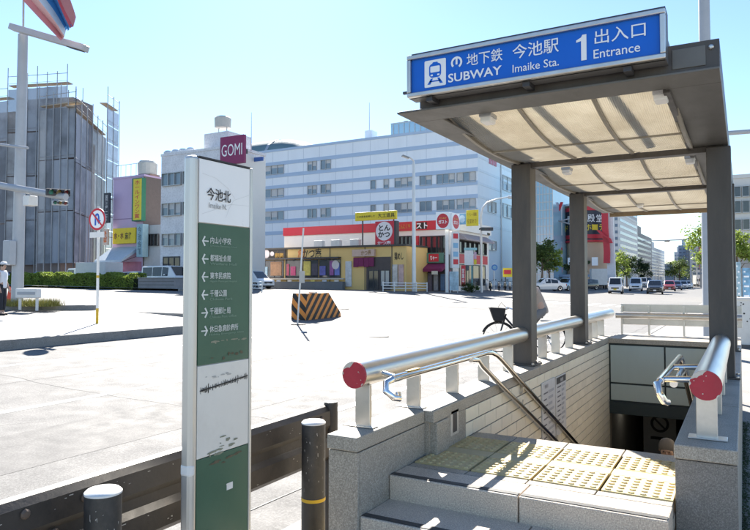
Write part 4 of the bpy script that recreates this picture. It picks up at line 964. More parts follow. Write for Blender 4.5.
# taller glass block behind
gy = 132; gl = wthing('glass_office', 'light blue glass office block rising behind the pale blue building', 'building', (px_x(430,gy),gy+5,0))
gx0, gx1 = px_x(391,gy), px_x(470,gy); gzt = px_z(391,124.5,y=gy)
bx('wall', C('glass_office_wall',(.26,.42,.56),.25,var=.1), gl, gx0, gx1, gy, gy+14, 15, gzt)
for k in range(14):
    x = gx0+(gx1-gx0)*(k+.5)/14; bx('mullion', alu, gl, x-.09, x+.09, gy-.08, gy-.001, 16, gzt-.2)
bx('roof_rail', alu, gl, gx0, gx1, gy-.1, gy+14, gzt+.001, gzt+.25)
for k, u in enumerate((400,408,414,421,428,436)): bx('roof_unit', C('roof_unit_grey',(.22,.28,.32),.6), gl, px_x(u,gy), px_x(u,gy)+rnd.uniform(.4,1.0), gy+2, gy+4, gzt+.25, gzt+.25+rnd.uniform(.6,1.4))

# --- two-storey restaurant building with the red band
GY = 57.5
gxl, gxr = px_x(284,GY), px_x(452,GY); gzr = px_z(439,220.5,y=GY); GYE = px_y(489,gxr)
gb = wthing('restaurant_building', 'white two-storey corner building with red fascia band and ground floor shops', 'building', ((gxl+gxr)/2,GY+5,.7))
gwall = C('restaurant_white',(.80,.78,.74),.6,var=.05,scale=.3,dirt=.1,dirtcol=(.5,.48,.45))
redb = C('signal_red',(.56,.03,.05),.45,var=.06)
bx('wall', gwall, gb, gxl, gxr, GY, GYE, 0, gzr)
zb0 = px_z(439,229.5,y=GY); bx('red_band', redb, gb, gxl-.05, px_x(438,GY), GY-.15, GY-.001, zb0, gzr+.02)
bx('fascia', gwall, gb, gxr+.001, gxr+.3, GY+.01, GYE, gzr-.9, gzr+.1); bx('fascia', gwall, gb, px_x(438,GY)+.01, gxr+.3, GY-.2, GY-.001, gzr-.9, gzr+.1)
dk = bx('black_sign', black, gb, px_x(417,GY-.15), px_x(427,GY-.15), GY-.158, GY-.151, zb0+.1, gzr-.1); lettering(dk, 'スト', sign_white, (px_x(422,GY-.16),GY-.16,(zb0+gzr)/2), XD, UP, .6, None, .03)
lettering(gb, 'にんにくや', C('gold_print',(.50,.28,.05)), (px_x(405,GY),GY-.16,(zb0+gzr)/2), XD, UP, .5, px_x(411,GY)-px_x(399,GY), .02)
window(gb, px_x(400,GY), px_x(412,GY), px_z(405,254,y=GY), px_z(405,236,y=GY), GY, 3, frame=darkmetal, glass=glass_dk); window(gb, px_x(421,GY), px_x(448,GY), px_z(430,254,y=GY), px_z(430,236,y=GY), GY, 5, frame=darkmetal, glass=glass_dk)
bx('red_post', redb, gb, px_x(415.5,GY), px_x(419.5,GY), GY-.2, GY-.001, px_z(417,256,y=GY), px_z(417,236,y=GY))
# side face: grey awning, strip window, red ground floor
y0_, y1_ = px_y(458,gxr), px_y(487,gxr)
MB().prism([(gxr+.01,px_z(460,233,x=gxr)),(gxr+.9,px_z(460,239,x=gxr)),(gxr+.9,px_z(460,240.5,x=gxr)),(gxr+.01,px_z(460,239,x=gxr))], 'y', y0_, y1_).build('awning', C('mauve_awning',(.33,.29,.31),.8), gb)
window(gb, y0_, y1_-.5, px_z(460,253,x=gxr), px_z(460,240,x=gxr), gxr, 6, frame=darkmetal, glass=glass_dk, side=True)
bx('red_panel', redb, gb, gxr+.001, gxr+.08, px_y(459,gxr), px_y(487,gxr), px_z(460,263,x=gxr), px_z(460,254,x=gxr))
window(gb, px_y(459,gxr), px_y(485,gxr), 1.1, px_z(460,264,x=gxr), gxr, 4, frame=darkmetal, glass=glass_dk, side=True, name='shop_window')
# the yellow rental board and small blue emblem on the upper side wall
t_, b_ = signboard('rental_board','yellow rental board on the corner roof above the grey awning', px_x(466.5,GY+1), px_x(478.5,GY+1), GY+1, px_z(470,226,y=GY+1), px_z(470,210,y=GY+1), C('sign_yellow',(.72,.58,.04),.5))
lettering(t_, 'テナント募集', C('print_brown',(.25,.13,.03)), (px_x(472,GY+1),GY+.995,px_z(470,214.5,y=GY+1)), XD, UP, .34, 1.0); lettering(t_, '空室あり', C('print_brown',(.25,.13,.03)), (px_x(472,GY+1),GY+.995,px_z(470,221,y=GY+1)), XD, UP, .42, .9)
for u in (468,477): MB().tube([(px_x(u,GY+1.2),GY+1.2,gzr-.2),(px_x(u,GY+1.2),GY+1.2,px_z(470,212,y=GY+1))], .05, 6).build('stay', darkmetal, t_)
t_, b_ = signboard('blue_sign','blue sign with pale leaf emblem left of the yellow rental board', px_x(459,GY+1), px_x(466,GY+1), GY+1, px_z(470,224,y=GY+1), px_z(470,213,y=GY+1), C('sign_light_blue',(.22,.43,.62),.5))
MB().add([(px_x(462.5,GY+1)+.33*math.cos(a)*(1 if k%2 else .75),GY+.992,px_z(470,218.5,y=GY+1)+.38*math.sin(a)) for k,a in enumerate([2*PI*j/14 for j in range(14)])],[tuple(range(14))]).build('emblem', C('emblem_pale',(.55,.70,.80)), t_)
# ground floor shop with brown framed sign and purple awning (right part of the front)
sh = wthing('corner_shop', 'small ground floor shop with green framed red sign and purple awning', 'shop', (px_x(428,GY-.5),GY-.6,.65))
bx('shop_front', C('shop_dark',(.09,.07,.065),.6), sh, px_x(406,GY-.4), px_x(451,GY-.4), GY-.9, GY-.001, .5, px_z(430,255,y=GY-.4))
bx('white_panel', C('panel_cream',(.66,.63,.56),.6), sh, px_x(406,GY-.9), px_x(424,GY-.9), GY-1.05, GY-.901, px_z(420,263,y=GY-.9), px_z(420,252,y=GY-.9))
x0, x1 = px_x(425,GY-.95), px_x(444,GY-.95); z0, z1 = px_z(430,263,y=GY-.95), px_z(430,253,y=GY-.95)
sb = bx('signboard', C('sign_green_dark',(.10,.22,.17),.5), sh, x0, x1, GY-1.1, GY-.902, z0, z1, .02); xm0, xm1 = x0+(x1-x0)*.24, x0+(x1-x0)*.76
bx('sign_centre', redb, sb, xm0, xm1, GY-1.115, GY-1.101, z0+.12, z1-.1); lettering(sb, 'ちゃ一', sign_white, ((x0+x1)/2,GY-1.115,(z0+z1)/2), XD, UP, .45, (xm1-xm0)*.7, .03)
purple = C('purple_cloth',(.19,.025,.09),.8,var=.15)
MB().prism([(GY-.91,px_z(430,264,y=GY)),(GY-2.0,px_z(430,269,y=GY)),(GY-2.0,px_z(430,272,y=GY)),(GY-.91,px_z(430,268,y=GY))], 'x', px_x(424,GY-1), px_x(446,GY-1)).build('awning', purple, sh)
bx('hanging_sign', C('panel_cream',(.66,.63,.56)), sh, px_x(432,GY-2), px_x(438,GY-2), GY-2.1, GY-2.04, px_z(430,274.5,y=GY-2), px_z(430,271,y=GY-2))
for k, (u, c_) in enumerate(((409,(.60,.30,.28)),(413,(.55,.5,.46)),(428,(.20,.16,.2)),(434,(.42,.40,.42)),(441,(.12,.20,.33)),(447,(.35,.12,.14)))):
    bx('display_panel', C('shop_display_%d'%k, c_, .6, var=.35, scale=5), sh, px_x(u,GY-.95), px_x(u+4,GY-.95), GY-.98-.02*k, GY-.902, .7, px_z(430,270+rnd.uniform(0,6),y=GY-1))

# --- cutlet restaurant, one storey, ochre
KY = 52.0
kx0, kx1 = px_x(244,KY), px_x(406,KY); kz = px_z(350,247,y=KY); kg = gz(-30)
kb = wthing('cutlet_restaurant', 'long one-storey ochre pork cutlet restaurant with glazed front', 'building', ((kx0+kx1)/2,KY+2,kg))
ochre = C('ochre_wall',(.74,.50,.19),.6,var=.08,scale=.5,dirt=.12)
bx('wall', ochre, kb, kx0, kx1, KY, GY-.95, kg-.4, kz-.05); bx('roof_edge', C('dark_roof',(.06,.055,.05),.5), kb, kx0-.1, kx1+.1, KY-.25, GY-.96, kz-.049, kz+.12)
for u in (287,330,365,392): x = px_x(u,KY); bx('joint', C('dark_roof',(.06,.055,.05),.5), kb, x-.04, x+.04, KY-.03, KY-.001, kg, kz-.05)
zf = px_z(310,257.5,y=KY)
lf = bx('black_fascia', C('fascia_black',(.03,.028,.028),.5), kb, kx0, px_x(286,KY), KY-.12, KY-.001, zf, kz-.06)
for k, (u, r) in enumerate(((249,.42),(256,.26),(265.5,.5),(272,.25))):
    cx_ = px_x(u,KY-.12); n = 16; MB().add([(cx_+r*math.cos(2*PI*j/n),KY-.128,(zf+kz)/2+.95*r*math.sin(2*PI*j/n)) for j in range(n)],[tuple(range(n))]).build('crest', C('crest_white',(.66,.60,.60)), lf)
lettering(lf, '御膳', C('gold_print',(.50,.28,.05)), (px_x(279,KY-.12),KY-.125,(zf+kz)/2), XD, UP, 1.0, 1.1, .02)
lettering(kb, 'かつ庵', black, (px_x(312,KY),KY-.02,(zf+kz)/2-.05), XD, UP, .95, px_x(323,KY)-px_x(304.5,KY), .012)
lettering(kb, 'とんかつ専門', C('print_brown',(.25,.13,.03)), (px_x(312,KY),KY-.02,kz-.25), XD, UP, .17, 1.1)
lettering(kb, '創', C('orange_print',(.70,.16,.04)), (px_x(301,KY),KY-.02,(zf+kz)/2-.05), XD, UP, .8, None, .008)
bx('canopy_strip', darkmetal, kb, kx0, px_x(341,KY), KY-.55, KY-.001, zf-.16, zf-.001)
zb_ = px_z(310,278,y=KY)
items = [(248,252,(.62,.5,.2)),(254,263,(.42,.24,.12)),(265,268,(.35,.5,.6)),(271,282,(.40,.22,.12)),(287,289.5,(.55,.1,.16)),(291,296,(.6,.08,.2)),(304,311,(.62,.52,.12)),(312,318,(.05,.05,.08)),(320,326,(.12,.13,.4)),(330,334,(.3,.1,.3)),(335,340,(.16,.2,.5))]
for a, c in ((246,264),(265,284),(285.5,302.5),(303.5,318.5),(319.5,341)):
    window(kb, px_x(a,KY), px_x(c,KY), zb_, zf-.2, KY, 2 if c-a>17 else 1, frame=darkmetal, glass=glass_dk, name='shop_window')
for k, (a, c, col) in enumerate(items):
    bx('poster', C('poster_%d'%k, col, .5, var=.4, scale=4), kb, px_x(a,KY), px_x(c,KY), KY-.085, KY-.071, zb_+.25, zf-.35-.25*(k%3))
cx_ = px_x(336,KY); MB().add([(cx_+.42*math.cos(2*PI*j/18),KY-.1,zf-.75+.42*math.sin(2*PI*j/18)) for j in range(18)],[tuple(range(18))]).build('round_poster', C('crest_white',(.66,.60,.60)), kb)
bx('counter_rail', C('rail_cream',(.55,.5,.42),.6), kb, kx0, px_x(345,KY), KY-.35, KY-.1, zb_-.14, zb_-.02)
bx('low_wall', C('slate_wall',(.15,.16,.17),.7,var=.2,scale=1), kb, kx0, px_x(347,KY), KY-.8, KY-.36, kg-.2, zb_-.35)
for k in range(9):
    x = kx0+(px_x(345,KY)-kx0)*(k+.5)/9; bx('menu_card', C('menu_card_%d'%(k%4), ((.7,.66,.6),(.62,.2,.14),(.66,.55,.15),(.5,.55,.62))[k%4], .5, var=.35, scale=6), kb, x-.28, x+.22, KY-.37, KY-.352, zb_-.85, zb_-.2)
for k, u in enumerate((316,333,352)): bx('air_conditioner', C('ac_white',(.62,.62,.6),.5), kb, px_x(u,KY+2), px_x(u,KY+2)+1.0, KY+1.6, KY+2.1, kz+.12, kz+.85, .03)
for k in range(7):
    x = px_x(290+k*8,KY); MB().tube([(x,KY-.56,zf-.2),(x,KY-.66,zf-.28)], .05, 6).build('spot_lamp', darkmetal, kb)
# entrance with purple curtain
ex0, ex1 = px_x(366.5,KY), px_x(391,KY)
bx('entrance_recess', C('shop_dark',(.09,.07,.065),.6), kb, ex0, ex1, KY-.05, KY-.001, kg, px_z(375,257,y=KY))
window(kb, px_x(369,KY), px_x(379,KY), kg+.02, px_z(375,270,y=KY), KY-.05, 2, frame=darkmetal, glass=glass_dk, name='door'); window(kb, px_x(381,KY), px_x(390,KY), kg+.3, px_z(375,270,y=KY), KY-.05, 2, frame=darkmetal, glass=glass_win, name='shop_window')
nb_ = bx('name_board', C('board_pink',(.58,.40,.32),.6), kb, px_x(354,KY), px_x(376,KY), KY-.35, KY-.06, px_z(365,256.5,y=KY), px_z(365,249.5,y=KY)); lettering(nb_, 'かつ庵', C('print_brown',(.25,.13,.03)), (px_x(366,KY-.35),KY-.355,px_z(365,253,y=KY)), XD, UP, .5, px_x(371,KY)-px_x(361,KY), .01)
nz0, nz1 = px_z(365,267,y=KY), px_z(365,257.5,y=KY)
for k in range(4):
    a = px_x(354.5+k*5.2,KY); c = px_x(359.5+k*5.2,KY); bx('curtain_panel', purple, kb, a, c, KY-.22-.02*(k%2), KY-.2, nz0+.05*(k%2), nz1)
for k, (u0, u1) in enumerate(((346,352),)): bx('poster', C('poster_white',(.6,.6,.6),.5,var=.3,scale=3), kb, px_x(u0,KY), px_x(u1,KY), KY-.12, KY-.03, kg+.3, px_z(365,261,y=KY))
for k, (u0, u1) in enumerate(((393,398),(399,404))): bx('poster', C('menu_poster_%d'%k,(.62,.56,.5) if k == 0 else (.6,.4,.36),.5,var=.4,scale=3), kb, px_x(u0,KY), px_x(u1,KY), KY-.12, KY-.03, kg+.3, px_z(365,265,y=KY))
lettering(kb, '鶏めし', black, (px_x(399,KY),KY-.02,px_z(400,256,y=KY)), XD, UP, .7, px_x(404,KY)-px_x(395,KY), .012)
# roof signs of the cutlet restaurant
rs_ = wthing('roof_sign', 'square red roof sign with white disc above the cutlet restaurant door', 'sign', (px_x(384,KY),KY+.3,kz))
x0, x1, z0, z1 = px_x(374.5,KY), px_x(393.5,KY), px_z(384,246,y=KY), px_z(384,221,y=KY)
bx('board', redb, rs_, x0, x1, KY+.1, KY+.7, z0, z1, .03); bx('side_panel', darkmetal, rs_, x1+.001, x1+.18, KY+.12, KY+.75, z0-.1, z1)
cx_, cz_ = (x0+x1)/2-.03, z0+(z1-z0)*.60; r = (x1-x0)*.44; MB().add([(cx_+r*math.cos(2*PI*j/24),KY+.09,cz_+r*math.sin(2*PI*j/24)) for j in range(24)],[tuple(range(24))]).build('disc', C('crest_white2',(.78,.72,.72)), rs_)
lettering(rs_, 'とん\nかつ', black, (cx_,KY+.085,cz_), XD, UP, r*1.35, r*1.45, .035); lettering(rs_, 'かつ庵', sign_white, (cx_,KY+.09,z0+(z1-z0)*.13), XD, UP, (z1-z0)*.15, (x1-x0)*.7, .008)
MB().tube([(cx_,KY+.5,kz),(cx_,KY+.5,z0)], .12, 8).build('stay', darkmetal, rs_)
ys_ = wthing('roof_sign', 'long yellow roof sign above the square red sign', 'sign', (px_x(376,KY),KY+.9,kz))
x0, x1, z0, z1 = px_x(355,KY+.8), px_x(396.5,KY+.8), px_z(376,220,y=KY+.8), px_z(376,211.5,y=KY+.8)
bx('board', C('sign_yellow',(.72,.58,.04),.5), ys_, x0, x1, KY+.8, KY+1.0, z0, z1, .02); lettering(ys_, '大工道具', black, (x0+(x1-x0)*.76,KY+.79,(z0+z1)/2), XD, UP, (z1-z0)*.5, (x1-x0)*.40, .01); lettering(ys_, 'この先を右折して', black, (x0+(x1-x0)*.27,KY+.79,(z0+z1)/2-.02), XD, UP, (z1-z0)*.26, (x1-x0)*.44, .02)
for f in (.15,.9): MB().tube([(x0+(x1-x0)*f,KY+1.1,kz),(x0+(x1-x0)*f,KY+1.1,z1-.1)], .07, 8).build('stay', darkmetal, ys_)

# --- grey tiled building with the maroon roof sign
MY = 44.0; mx0, mx1 = px_x(160,MY), px_x(231,MY); mz = px_z(160,157,y=MY); MYE = px_y(265,mx1); mg = gz(-45)
gm = wthing('tiled_building', 'grey tiled four-storey building with strip windows behind the direction panel', 'building', ((mx0+mx1)/2,MY+2,mg))
gtile = C('grey_tile_wall',(.70,.70,.73),.5,var=.16,scale=1.1,speck=.15,spscale=6)
bx('wall', gtile, gm, mx0, mx1-.06, MY, MYE, mg-.4, mz); bx('side_wall', C('side_white',(.74,.73,.69),.6,var=.04,scale=.3,dirt=.08,dirtcol=(.55,.53,.5)), gm, mx1-.059, mx1, MY+.002, MYE, mg-.4, mz-.3); bx('coping', gtile, gm, mx0-.05, mx1+.05, MY-.05, MYE, mz+.001, mz+.25)
for va, vb in ((173,186),(203,216),(233.5,246)):
    z1, z0 = px_z(170,va,y=MY), px_z(170,vb,y=MY)
    for a, c, n in ((163,182,3),(184,205,3),(208,227,3)): window(gm, px_x(a,MY,va), px_x(c,MY,va), z0, z1, MY, n, blinds=blind_m)
for a, c in ((163,180),(205,225)): window(gm, px_x(a,MY), px_x(c,MY), mg+.3, mg+3.0, MY, 3, frame=darkmetal, glass=glass_dk, name='shop_window')
bx('penthouse', gtile, gm, px_x(195,MY), px_x(219,MY), MY+1, MYE-.5, mz+.2, px_z(205,134,y=MY+1))
window(gm, px_x(199,MY+1), px_x(207,MY+1), px_z(203,158,y=MY+1), px_z(203,152,y=MY+1), MY+1, 2)
for k in range(4):
    u = 165.5+k*7.5; tkk = MB().lathe([(.45,0),(.48,.9),(.3,1.1),(.01,1.15)], (px_x(u,MY+2),MY+2.2,mz), 12).build('roof_tank', C('tank_grey',(.5,.56,.62),.5), gm)
q = at(222,133,y=MY+1.5); MB().lathe([(.75,0),(.78,.9),(.6,1.05),(.01,1.1)], (q.x,MY+1.6,q.z+.5), 14).build('water_tank', C('tank_cream',(.55,.54,.5),.6), gm)
for dx in (-.5,.5): MB().tube([(q.x+dx,MY+1.6,q.z-1.0),(q.x+dx,MY+1.6,q.z+.55)], .05, 6).build('tank_leg', alu, gm)
ax = px_x(243,MY+1); MB().tube([(ax,MY+2,mz),(ax,MY+2,px_z(243,110,y=MY+1))], [.05,.02], 6).build('antenna', alu, gm)
gs = wthing('roof_sign', 'maroon roof sign reading GOMI above the grey tiled building', 'sign', (px_x(230,MY-.2),MY,mz))
x0, x1, z0, z1 = px_x(219,MY-.2), px_x(243,MY-.2), px_z(230,164,y=MY-.2), px_z(230,136,y=MY-.2)
bx('board', C('maroon',(.25,.028,.11),.5), gs, x0, x1, MY-.2, MY+.1, z0, z1, .02); lettering(gs, 'GOMI', sign_white, ((x0+x1)/2,MY-.21,z0+(z1-z0)*.5), XD, UP, (z1-z0)*.42, (x1-x0)*.86, .0)
for f in (.2,.8): bx('stay', darkmetal, gs, x0+(x1-x0)*f-.05, x0+(x1-x0)*f+.05, MY+.11, MY+.9, mz-.1, z0+1)
t_, b_ = signboard('blue_banner','thin blue and yellow banner board right of the maroon roof sign', px_x(245,MY+3), px_x(262,MY+3), MY+3, px_z(250,162,y=MY+3), px_z(250,158,y=MY+3), C('banner_blue',(.06,.16,.45)))
bx('yellow_end', C('sign_yellow',(.72,.58,.04),.5), t_, px_x(240,MY+3), px_x(245,MY+3)-.01, MY+2.97, MY+3.08, px_z(250,161,y=MY+3), px_z(250,157.5,y=MY+3))

# --- narrow purple building
QY = 46.0; qx0, qx1 = px_x(112,QY), px_x(143,QY); qz = px_z(128,178,y=QY); QYE = px_y(160.5,qx1); qg = gz(-55)
pb = wthing('purple_building', 'narrow lilac building with dark brown side wall and vertical signs', 'building', ((qx0+qx1)/2,QY+1,qg))
bx('wall', C('lilac_wall',(.52,.40,.58),.6,var=.06,scale=.4), pb, qx0, qx1-.08, QY, QYE, qg-.4, qz); bx('side_wall', C('brown_side',(.14,.115,.105),.7,var=.15), pb, qx1-.079, qx1, QY+.002, QYE, qg-.4, qz)
bx('coping', C('lilac_wall',(.40,.29,.47)), pb, qx0-.06, qx1+.06, QY-.06, QYE, qz+.001, qz+.2)
for z in (.35,.62): bx('wall_joint', C('lilac_joint',(.28,.2,.33)), pb, qx0, qx1-.08, QY-.02, QY-.001, qg+(qz-qg)*z, qg+(qz-qg)*z+.08)
q = at(146,170,y=QY+1); MB().lathe([(.95,0),(.98,1.2),(.8,1.45),(.3,1.6),(.01,1.62)], (q.x,QY+1.2,qz+.35), 14).build('water_tank', C('tank_cream',(.55,.54,.5),.6), pb); bx('tank_base', C('brown_side2',(.3,.2,.16)), pb, q.x-1.1, q.x+1.1, QY+.6, QY+1.9, qz+.2, qz+.35)
for k in range(6):
    x = qx0+(qx1-qx0)*k/6; MB().tube([(x,QY+.3,qz),(x,QY+.3,qz+1.5)], .03, 5).build('roof_rail_post', alu, pb)
MB().tube([(qx0,QY+.3,qz+1.5),(qx1-.5,QY+.3,qz+1.5)], .03, 5).build('roof_rail', alu, pb)
lb = bx('lower_wing', C('wing_grey',(.45,.46,.47),.6), pb, qx1+.001, px_x(160,QY+.1), QY+.1, QYE+2, qg-.4, px_z(150,225,y=QY))
window(pb, px_x(147,QY), px_x(158,QY), px_z(150,246,y=QY), px_z(150,234,y=QY), QY+.1, 3, frame=darkmetal, glass=glass_dk)
vs = wthing('vertical_sign', 'tall yellow vertical sign with green edge on the lilac building', 'sign', (px_x(137,QY-.5),QY-.5,8))
x0, x1, z0, z1 = px_x(131.5,QY-.6), px_x(140.5,QY-.6), px_z(136,220,y=QY-.6), px_z(136,179,y=QY-.6)
bx('edge', C('green_edge',(.02,.16,.09),.5), vs, x0-.1, x1, QY-.6, QY-.06, z0-.1, z1+.1); fb_ = bx('face', C('sign_yellow',(.72,.58,.04),.5), vs, x0+.14, x1-.02, QY-.64, QY-.601, z0, z1)
lettering(vs, '\n'.join('ホールインワン賞'), redb, ((x0+x1)/2+.06,QY-.645,(z0+z1)/2), XD, UP, (z1-z0)*.92, (x1-x0)*.55, .012)
hs = wthing('yellow_sign', 'yellow shop sign above the pale awning of the lilac building', 'sign', (px_x(123,QY-.4),QY-.4,4))
x0, x1, z0, z1 = px_x(112,QY-.5), px_x(135,QY-.5), px_z(123,243.5,y=QY-.5), px_z(123,228,y=QY-.5)
bx('board', C('sign_yellow2',(.66,.50,.02),.5), hs, x0, x1, QY-.5, QY-.02, z0, z1, .02); lettering(hs, 'ホ・ホ', C('print_brown',(.25,.13,.03)), (x0+(x1-x0)*.27,QY-.51,(z0+z1)/2), XD, UP, (z1-z0)*.42, (x1-x0)*.42, .05); lettering(hs, '麻雀', black, (x0+(x1-x0)*.68,QY-.51,(z0+z1)/2-.05), XD, UP, (z1-z0)*.5, (x1-x0)*.28, .01)
ts = wthing('blue_vertical_sign', 'pale blue vertical sign between the lilac and grey tiled buildings', 'sign', (px_x(139,QY-.7),QY-.7,4)); x0, x1, z0, z1 = px_x(136,QY-.8), px_x(142,QY-.8), px_z(139,257,y=QY-.8), px_z(139,224,y=QY-.8)
bx('board', C('sign_teal_pale',(.27,.42,.48),.5), ts, x0, x1, QY-.8, QY-.06, z0, z1, .02); lettering(ts, '\n'.join('今池会館'), C('print_teal',(.10,.18,.22)), ((x0+x1)/2,QY-.81,(z0+z1)/2), XD, UP, (z1-z0)*.85, (x1-x0)*.6, .02)
aw = wthing('shop_awning', 'pale blue sloping shop awning below the yellow sign', 'awning', (px_x(118,QY-1),QY-1,3))
MB().prism([(QY-.01,px_z(118,247,y=QY)),(QY-2.2,px_z(118,261,y=QY)),(QY-2.2,px_z(118,263,y=QY)),(QY-.01,px_z(118,251,y=QY))], 'x', px_x(104,QY-1), px_x(131,QY-1)).build('cloth', C('awning_pale',(.42,.50,.58),.7), aw)
for u in (104.5,130.5): x = px_x(u,QY-1); MB().tube([(x,QY-2.15,px_z(118,263,y=QY)),(x,QY,px_z(118,256,y=QY))], .03, 5).build('stay', darkmetal, aw)
bx('shop_front', C('shop_pink',(.45,.18,.28),.6,var=.3,scale=1), pb, px_x(112,QY-.05), px_x(141,QY-.05), QY-.05, QY-.001, qg, px_z(123,262,y=QY))
ds = wthing('dark_vertical_sign', 'black vertical sign on brackets left of the lilac building', 'sign', (px_x(105,QY-1),QY-1,7)); x0, x1, z0, z1 = px_x(102.5,QY-1), px_x(108.3,QY-1), px_z(105,223,y=QY-1), px_z(105,193,y=QY-1)
bx('board', C('navy_black',(.025,.03,.045),.5), ds, x0, x1, QY-1, QY-.8, z0, z1, .02); lettering(ds, '\n'.join('居酒屋二階'), C('print_pale',(.5,.5,.52)), ((x0+x1)/2,QY-1.01,(z0+z1)/2), XD, UP, (z1-z0)*.85, (x1-x0)*.5, .02)
for f in (.2,.8): MB().tube([(x1,QY-.9,z0+(z1-z0)*f),(qx0+.05,QY-.1,z0+(z1-z0)*f)], .04, 6).build('bracket', darkmetal, ds)
os_ = wthing('orange_sign', 'small white sign with orange print under the black vertical sign', 'sign', (px_x(105,QY-1),QY-1,5)); x0, x1, z0, z1 = px_x(102.5,QY-1), px_x(107,QY-1), px_z(105,245,y=QY-1), px_z(105,229,y=QY-1)
bx('board', C('board_pale_orange',(.66,.5,.42),.5), os_, x0, x1, QY-1, QY-.8, z0, z1, .02); lettering(os_, 'そ\nば', C('orange_print',(.70,.16,.04)), ((x0+x1)/2,QY-1.01,(z0+z1)/2), XD, UP, (z1-z0)*.7, (x1-x0)*.7, .05); MB().tube([(x1,QY-.9,(z0+z1)/2),(qx0+.05,QY-.1,(z0+z1)/2)], .04, 6).build('bracket', darkmetal, os_)

# --- building wrapped in scaffold netting
net = make_net('scaffold_net', (.27,.295,.34), .90); net2 = make_net('scaffold_net_tan', (.36,.34,.31), .92); net3 = make_net('scaffold_net_pale', (.38,.39,.41), .80)
sfm = C('scaffold_pipe',(.36,.37,.39),.5,metal=.4); plank = C('scaffold_plank',(.42,.36,.28),.8)
scf = wthing('scaffolded_building', 'tall building under renovation wrapped in grey scaffold netting', 'building', (at(60,285,d=78).x, at(60,285,d=78).y, gz(-60)))
def face_pts(u0, d0, u1, d1, n): 
    a = at(u0,281,d=d0); c = at(u1,281,d=d1); return [a+(c-a)*(k/n) for k in range(n+1)]
def scaffold(u0,d0,u1,d1,vt0,n,rows,mats_,zb=None,inset=.4,tail=0):
    pts = face_pts(u0,d0,u1,d1,n); zt = at(u0,vt0,d=d0).z; z0 = gz(-60) if zb is None else zb
    d = (pts[-1]-pts[0]); d.z = 0; d.normalize(); nrm = Vector((d.y,-d.x,0))
    wd = (pts[-1]-pts[0]).length
    cen = (pts[0]+pts[-1])/2
    if inset < wd/2: wc = cen+d*((inset-tail)/2); MB().obox((wc.x-nrm.x*3.4,wc.y-nrm.y*3.4,(z0+zt-1.6)/2), d*((wd-inset-tail)/2-.2), nrm*2.0, Vector((0,0,(zt-1.6-z0)/2))).build('wall', C('scaffold_wall',(.24,.20,.19),.8,var=.25,scale=.3), scf)
    for k, p in enumerate(pts):
        MB().tube([(p.x,p.y,z0),(p.x,p.y,zt+1.2+(.8 if k%3==0 else 0))], .055, 6).build('standard_pipe', sfm, scf)
    for k in range(n):
        a, c = pts[k], pts[k+1]; m_ = mats_[k % len(mats_)]
        for r in range(rows):
            za = z0+2.5+(zt-z0-3.0)*r/rows; zc = z0+2.5+(zt-z0-3.0)*(r+1)/rows-rnd.uniform(0,.12); m2 = m_
            q0 = a-nrm*.1; q1 = c-nrm*.1; bow = rnd.uniform(.02,.10)
            mm = (q0+q1)/2-nrm*bow
            MB().add([(q0.x,q0.y,za),(mm.x,mm.y,za),(q1.x,q1.y,za),(q1.x,q1.y,zc-.05),(mm.x,mm.y,zc-.05),(q0.x,q0.y,zc-.05)],[(0,1,4,5),(1,2,3,4)]).build('net_sheet', m2, scf, fix=False)
    for r in range(rows+1):
        z = z0+2.5+(zt-z0-2.5)*r/rows; MB().tube([(pts[0].x,pts[0].y,z),(pts[-1].x,pts[-1].y,z)], .022, 5).build('ledger_pipe', sfm, scf)
    z = zt+.9; MB().tube([(pts[0].x,pts[0].y,z),(pts[-1].x,pts[-1].y,z)], .04, 5).build('guard_pipe', sfm, scf)
    MB().obox((cen.x-nrm.x*.6,cen.y-nrm.y*.6,zt-.15), d*(wd/2), nrm*.45, Vector((0,0,.05))).build('walkway_plank', plank, scf)
scaffold(36,72,73,70,103,5,3,[net3,net,net,net,net],tail=3.2)
scaffold(73,70,105,84,103,6,3,[net,net,net,net2,net2,net2],inset=5)
scaffold(105.2,84,117,88,100,2,9,[net3],inset=99)
scaffold(-20,80,4,79,96,2,4,[net]); scaffold(4,78.5,64,77,82,6,4,[net3,net,net,net,net,net3])
MB().tube([at(80,281,d=90)+Vector((0,0,20)), at(80,281,d=90)+Vector((0,0,27))], .05, 5).build('antenna', sfm, scf)

# ================================================================== STREET FURNITURE
# --- tall lamp pole with signal arm and the flag above it
pp = pole_at
lp = wthing('lamp_pole', 'tall grey lamp pole with flat lamp arm and traffic signal arm at far left', 'street lamp', pp)
zt = at(22,30,x=pp.x).z
ptop = at(24.5,31,d=(pp-Vector((0,0,EYE))).dot(_F)); ptop = Vector((pp.x+.02,pp.y+.02,ptop.z))
MB().tube([pp-Vector((0,0,.2)), ptop], [.21,.17], 16).build('pole', pole_m, lp, smooth=True)
dpt = (pp-Vector((0,0,EYE))).dot(_F)
a0, a1 = at(12,27,d=dpt-.15), at(86,48.5,d=dpt-.9)
def slab(p0, p1, wd, th): 
    d = (p1-p0); c = (p0+p1)/2; u_ = d.normalized(); s_ = u_.cross(Vector((0,0,1))).normalized(); n_ = s_.cross(u_)
    return MB().obox(c, d/2, s_*wd/2, n_*th/2)
slab(a0,a1,.34,.22).build('lamp_arm', pole_m, lp, bevel=.02); am = a0+(a1-a0)*.86
slab(am-(a1-a0)*.09-Vector((0,0,.125)), am+(a1-a0)*.10-Vector((0,0,.125)), .22, .03).build('lamp_lens', darkmetal, lp)
s0, s1 = at(-25,181,d=dpt), at(66,197,d=dpt-1.2)
MB().tube([s0,s1], .13, 10).build('signal_arm', pole_m, lp, smooth=True)
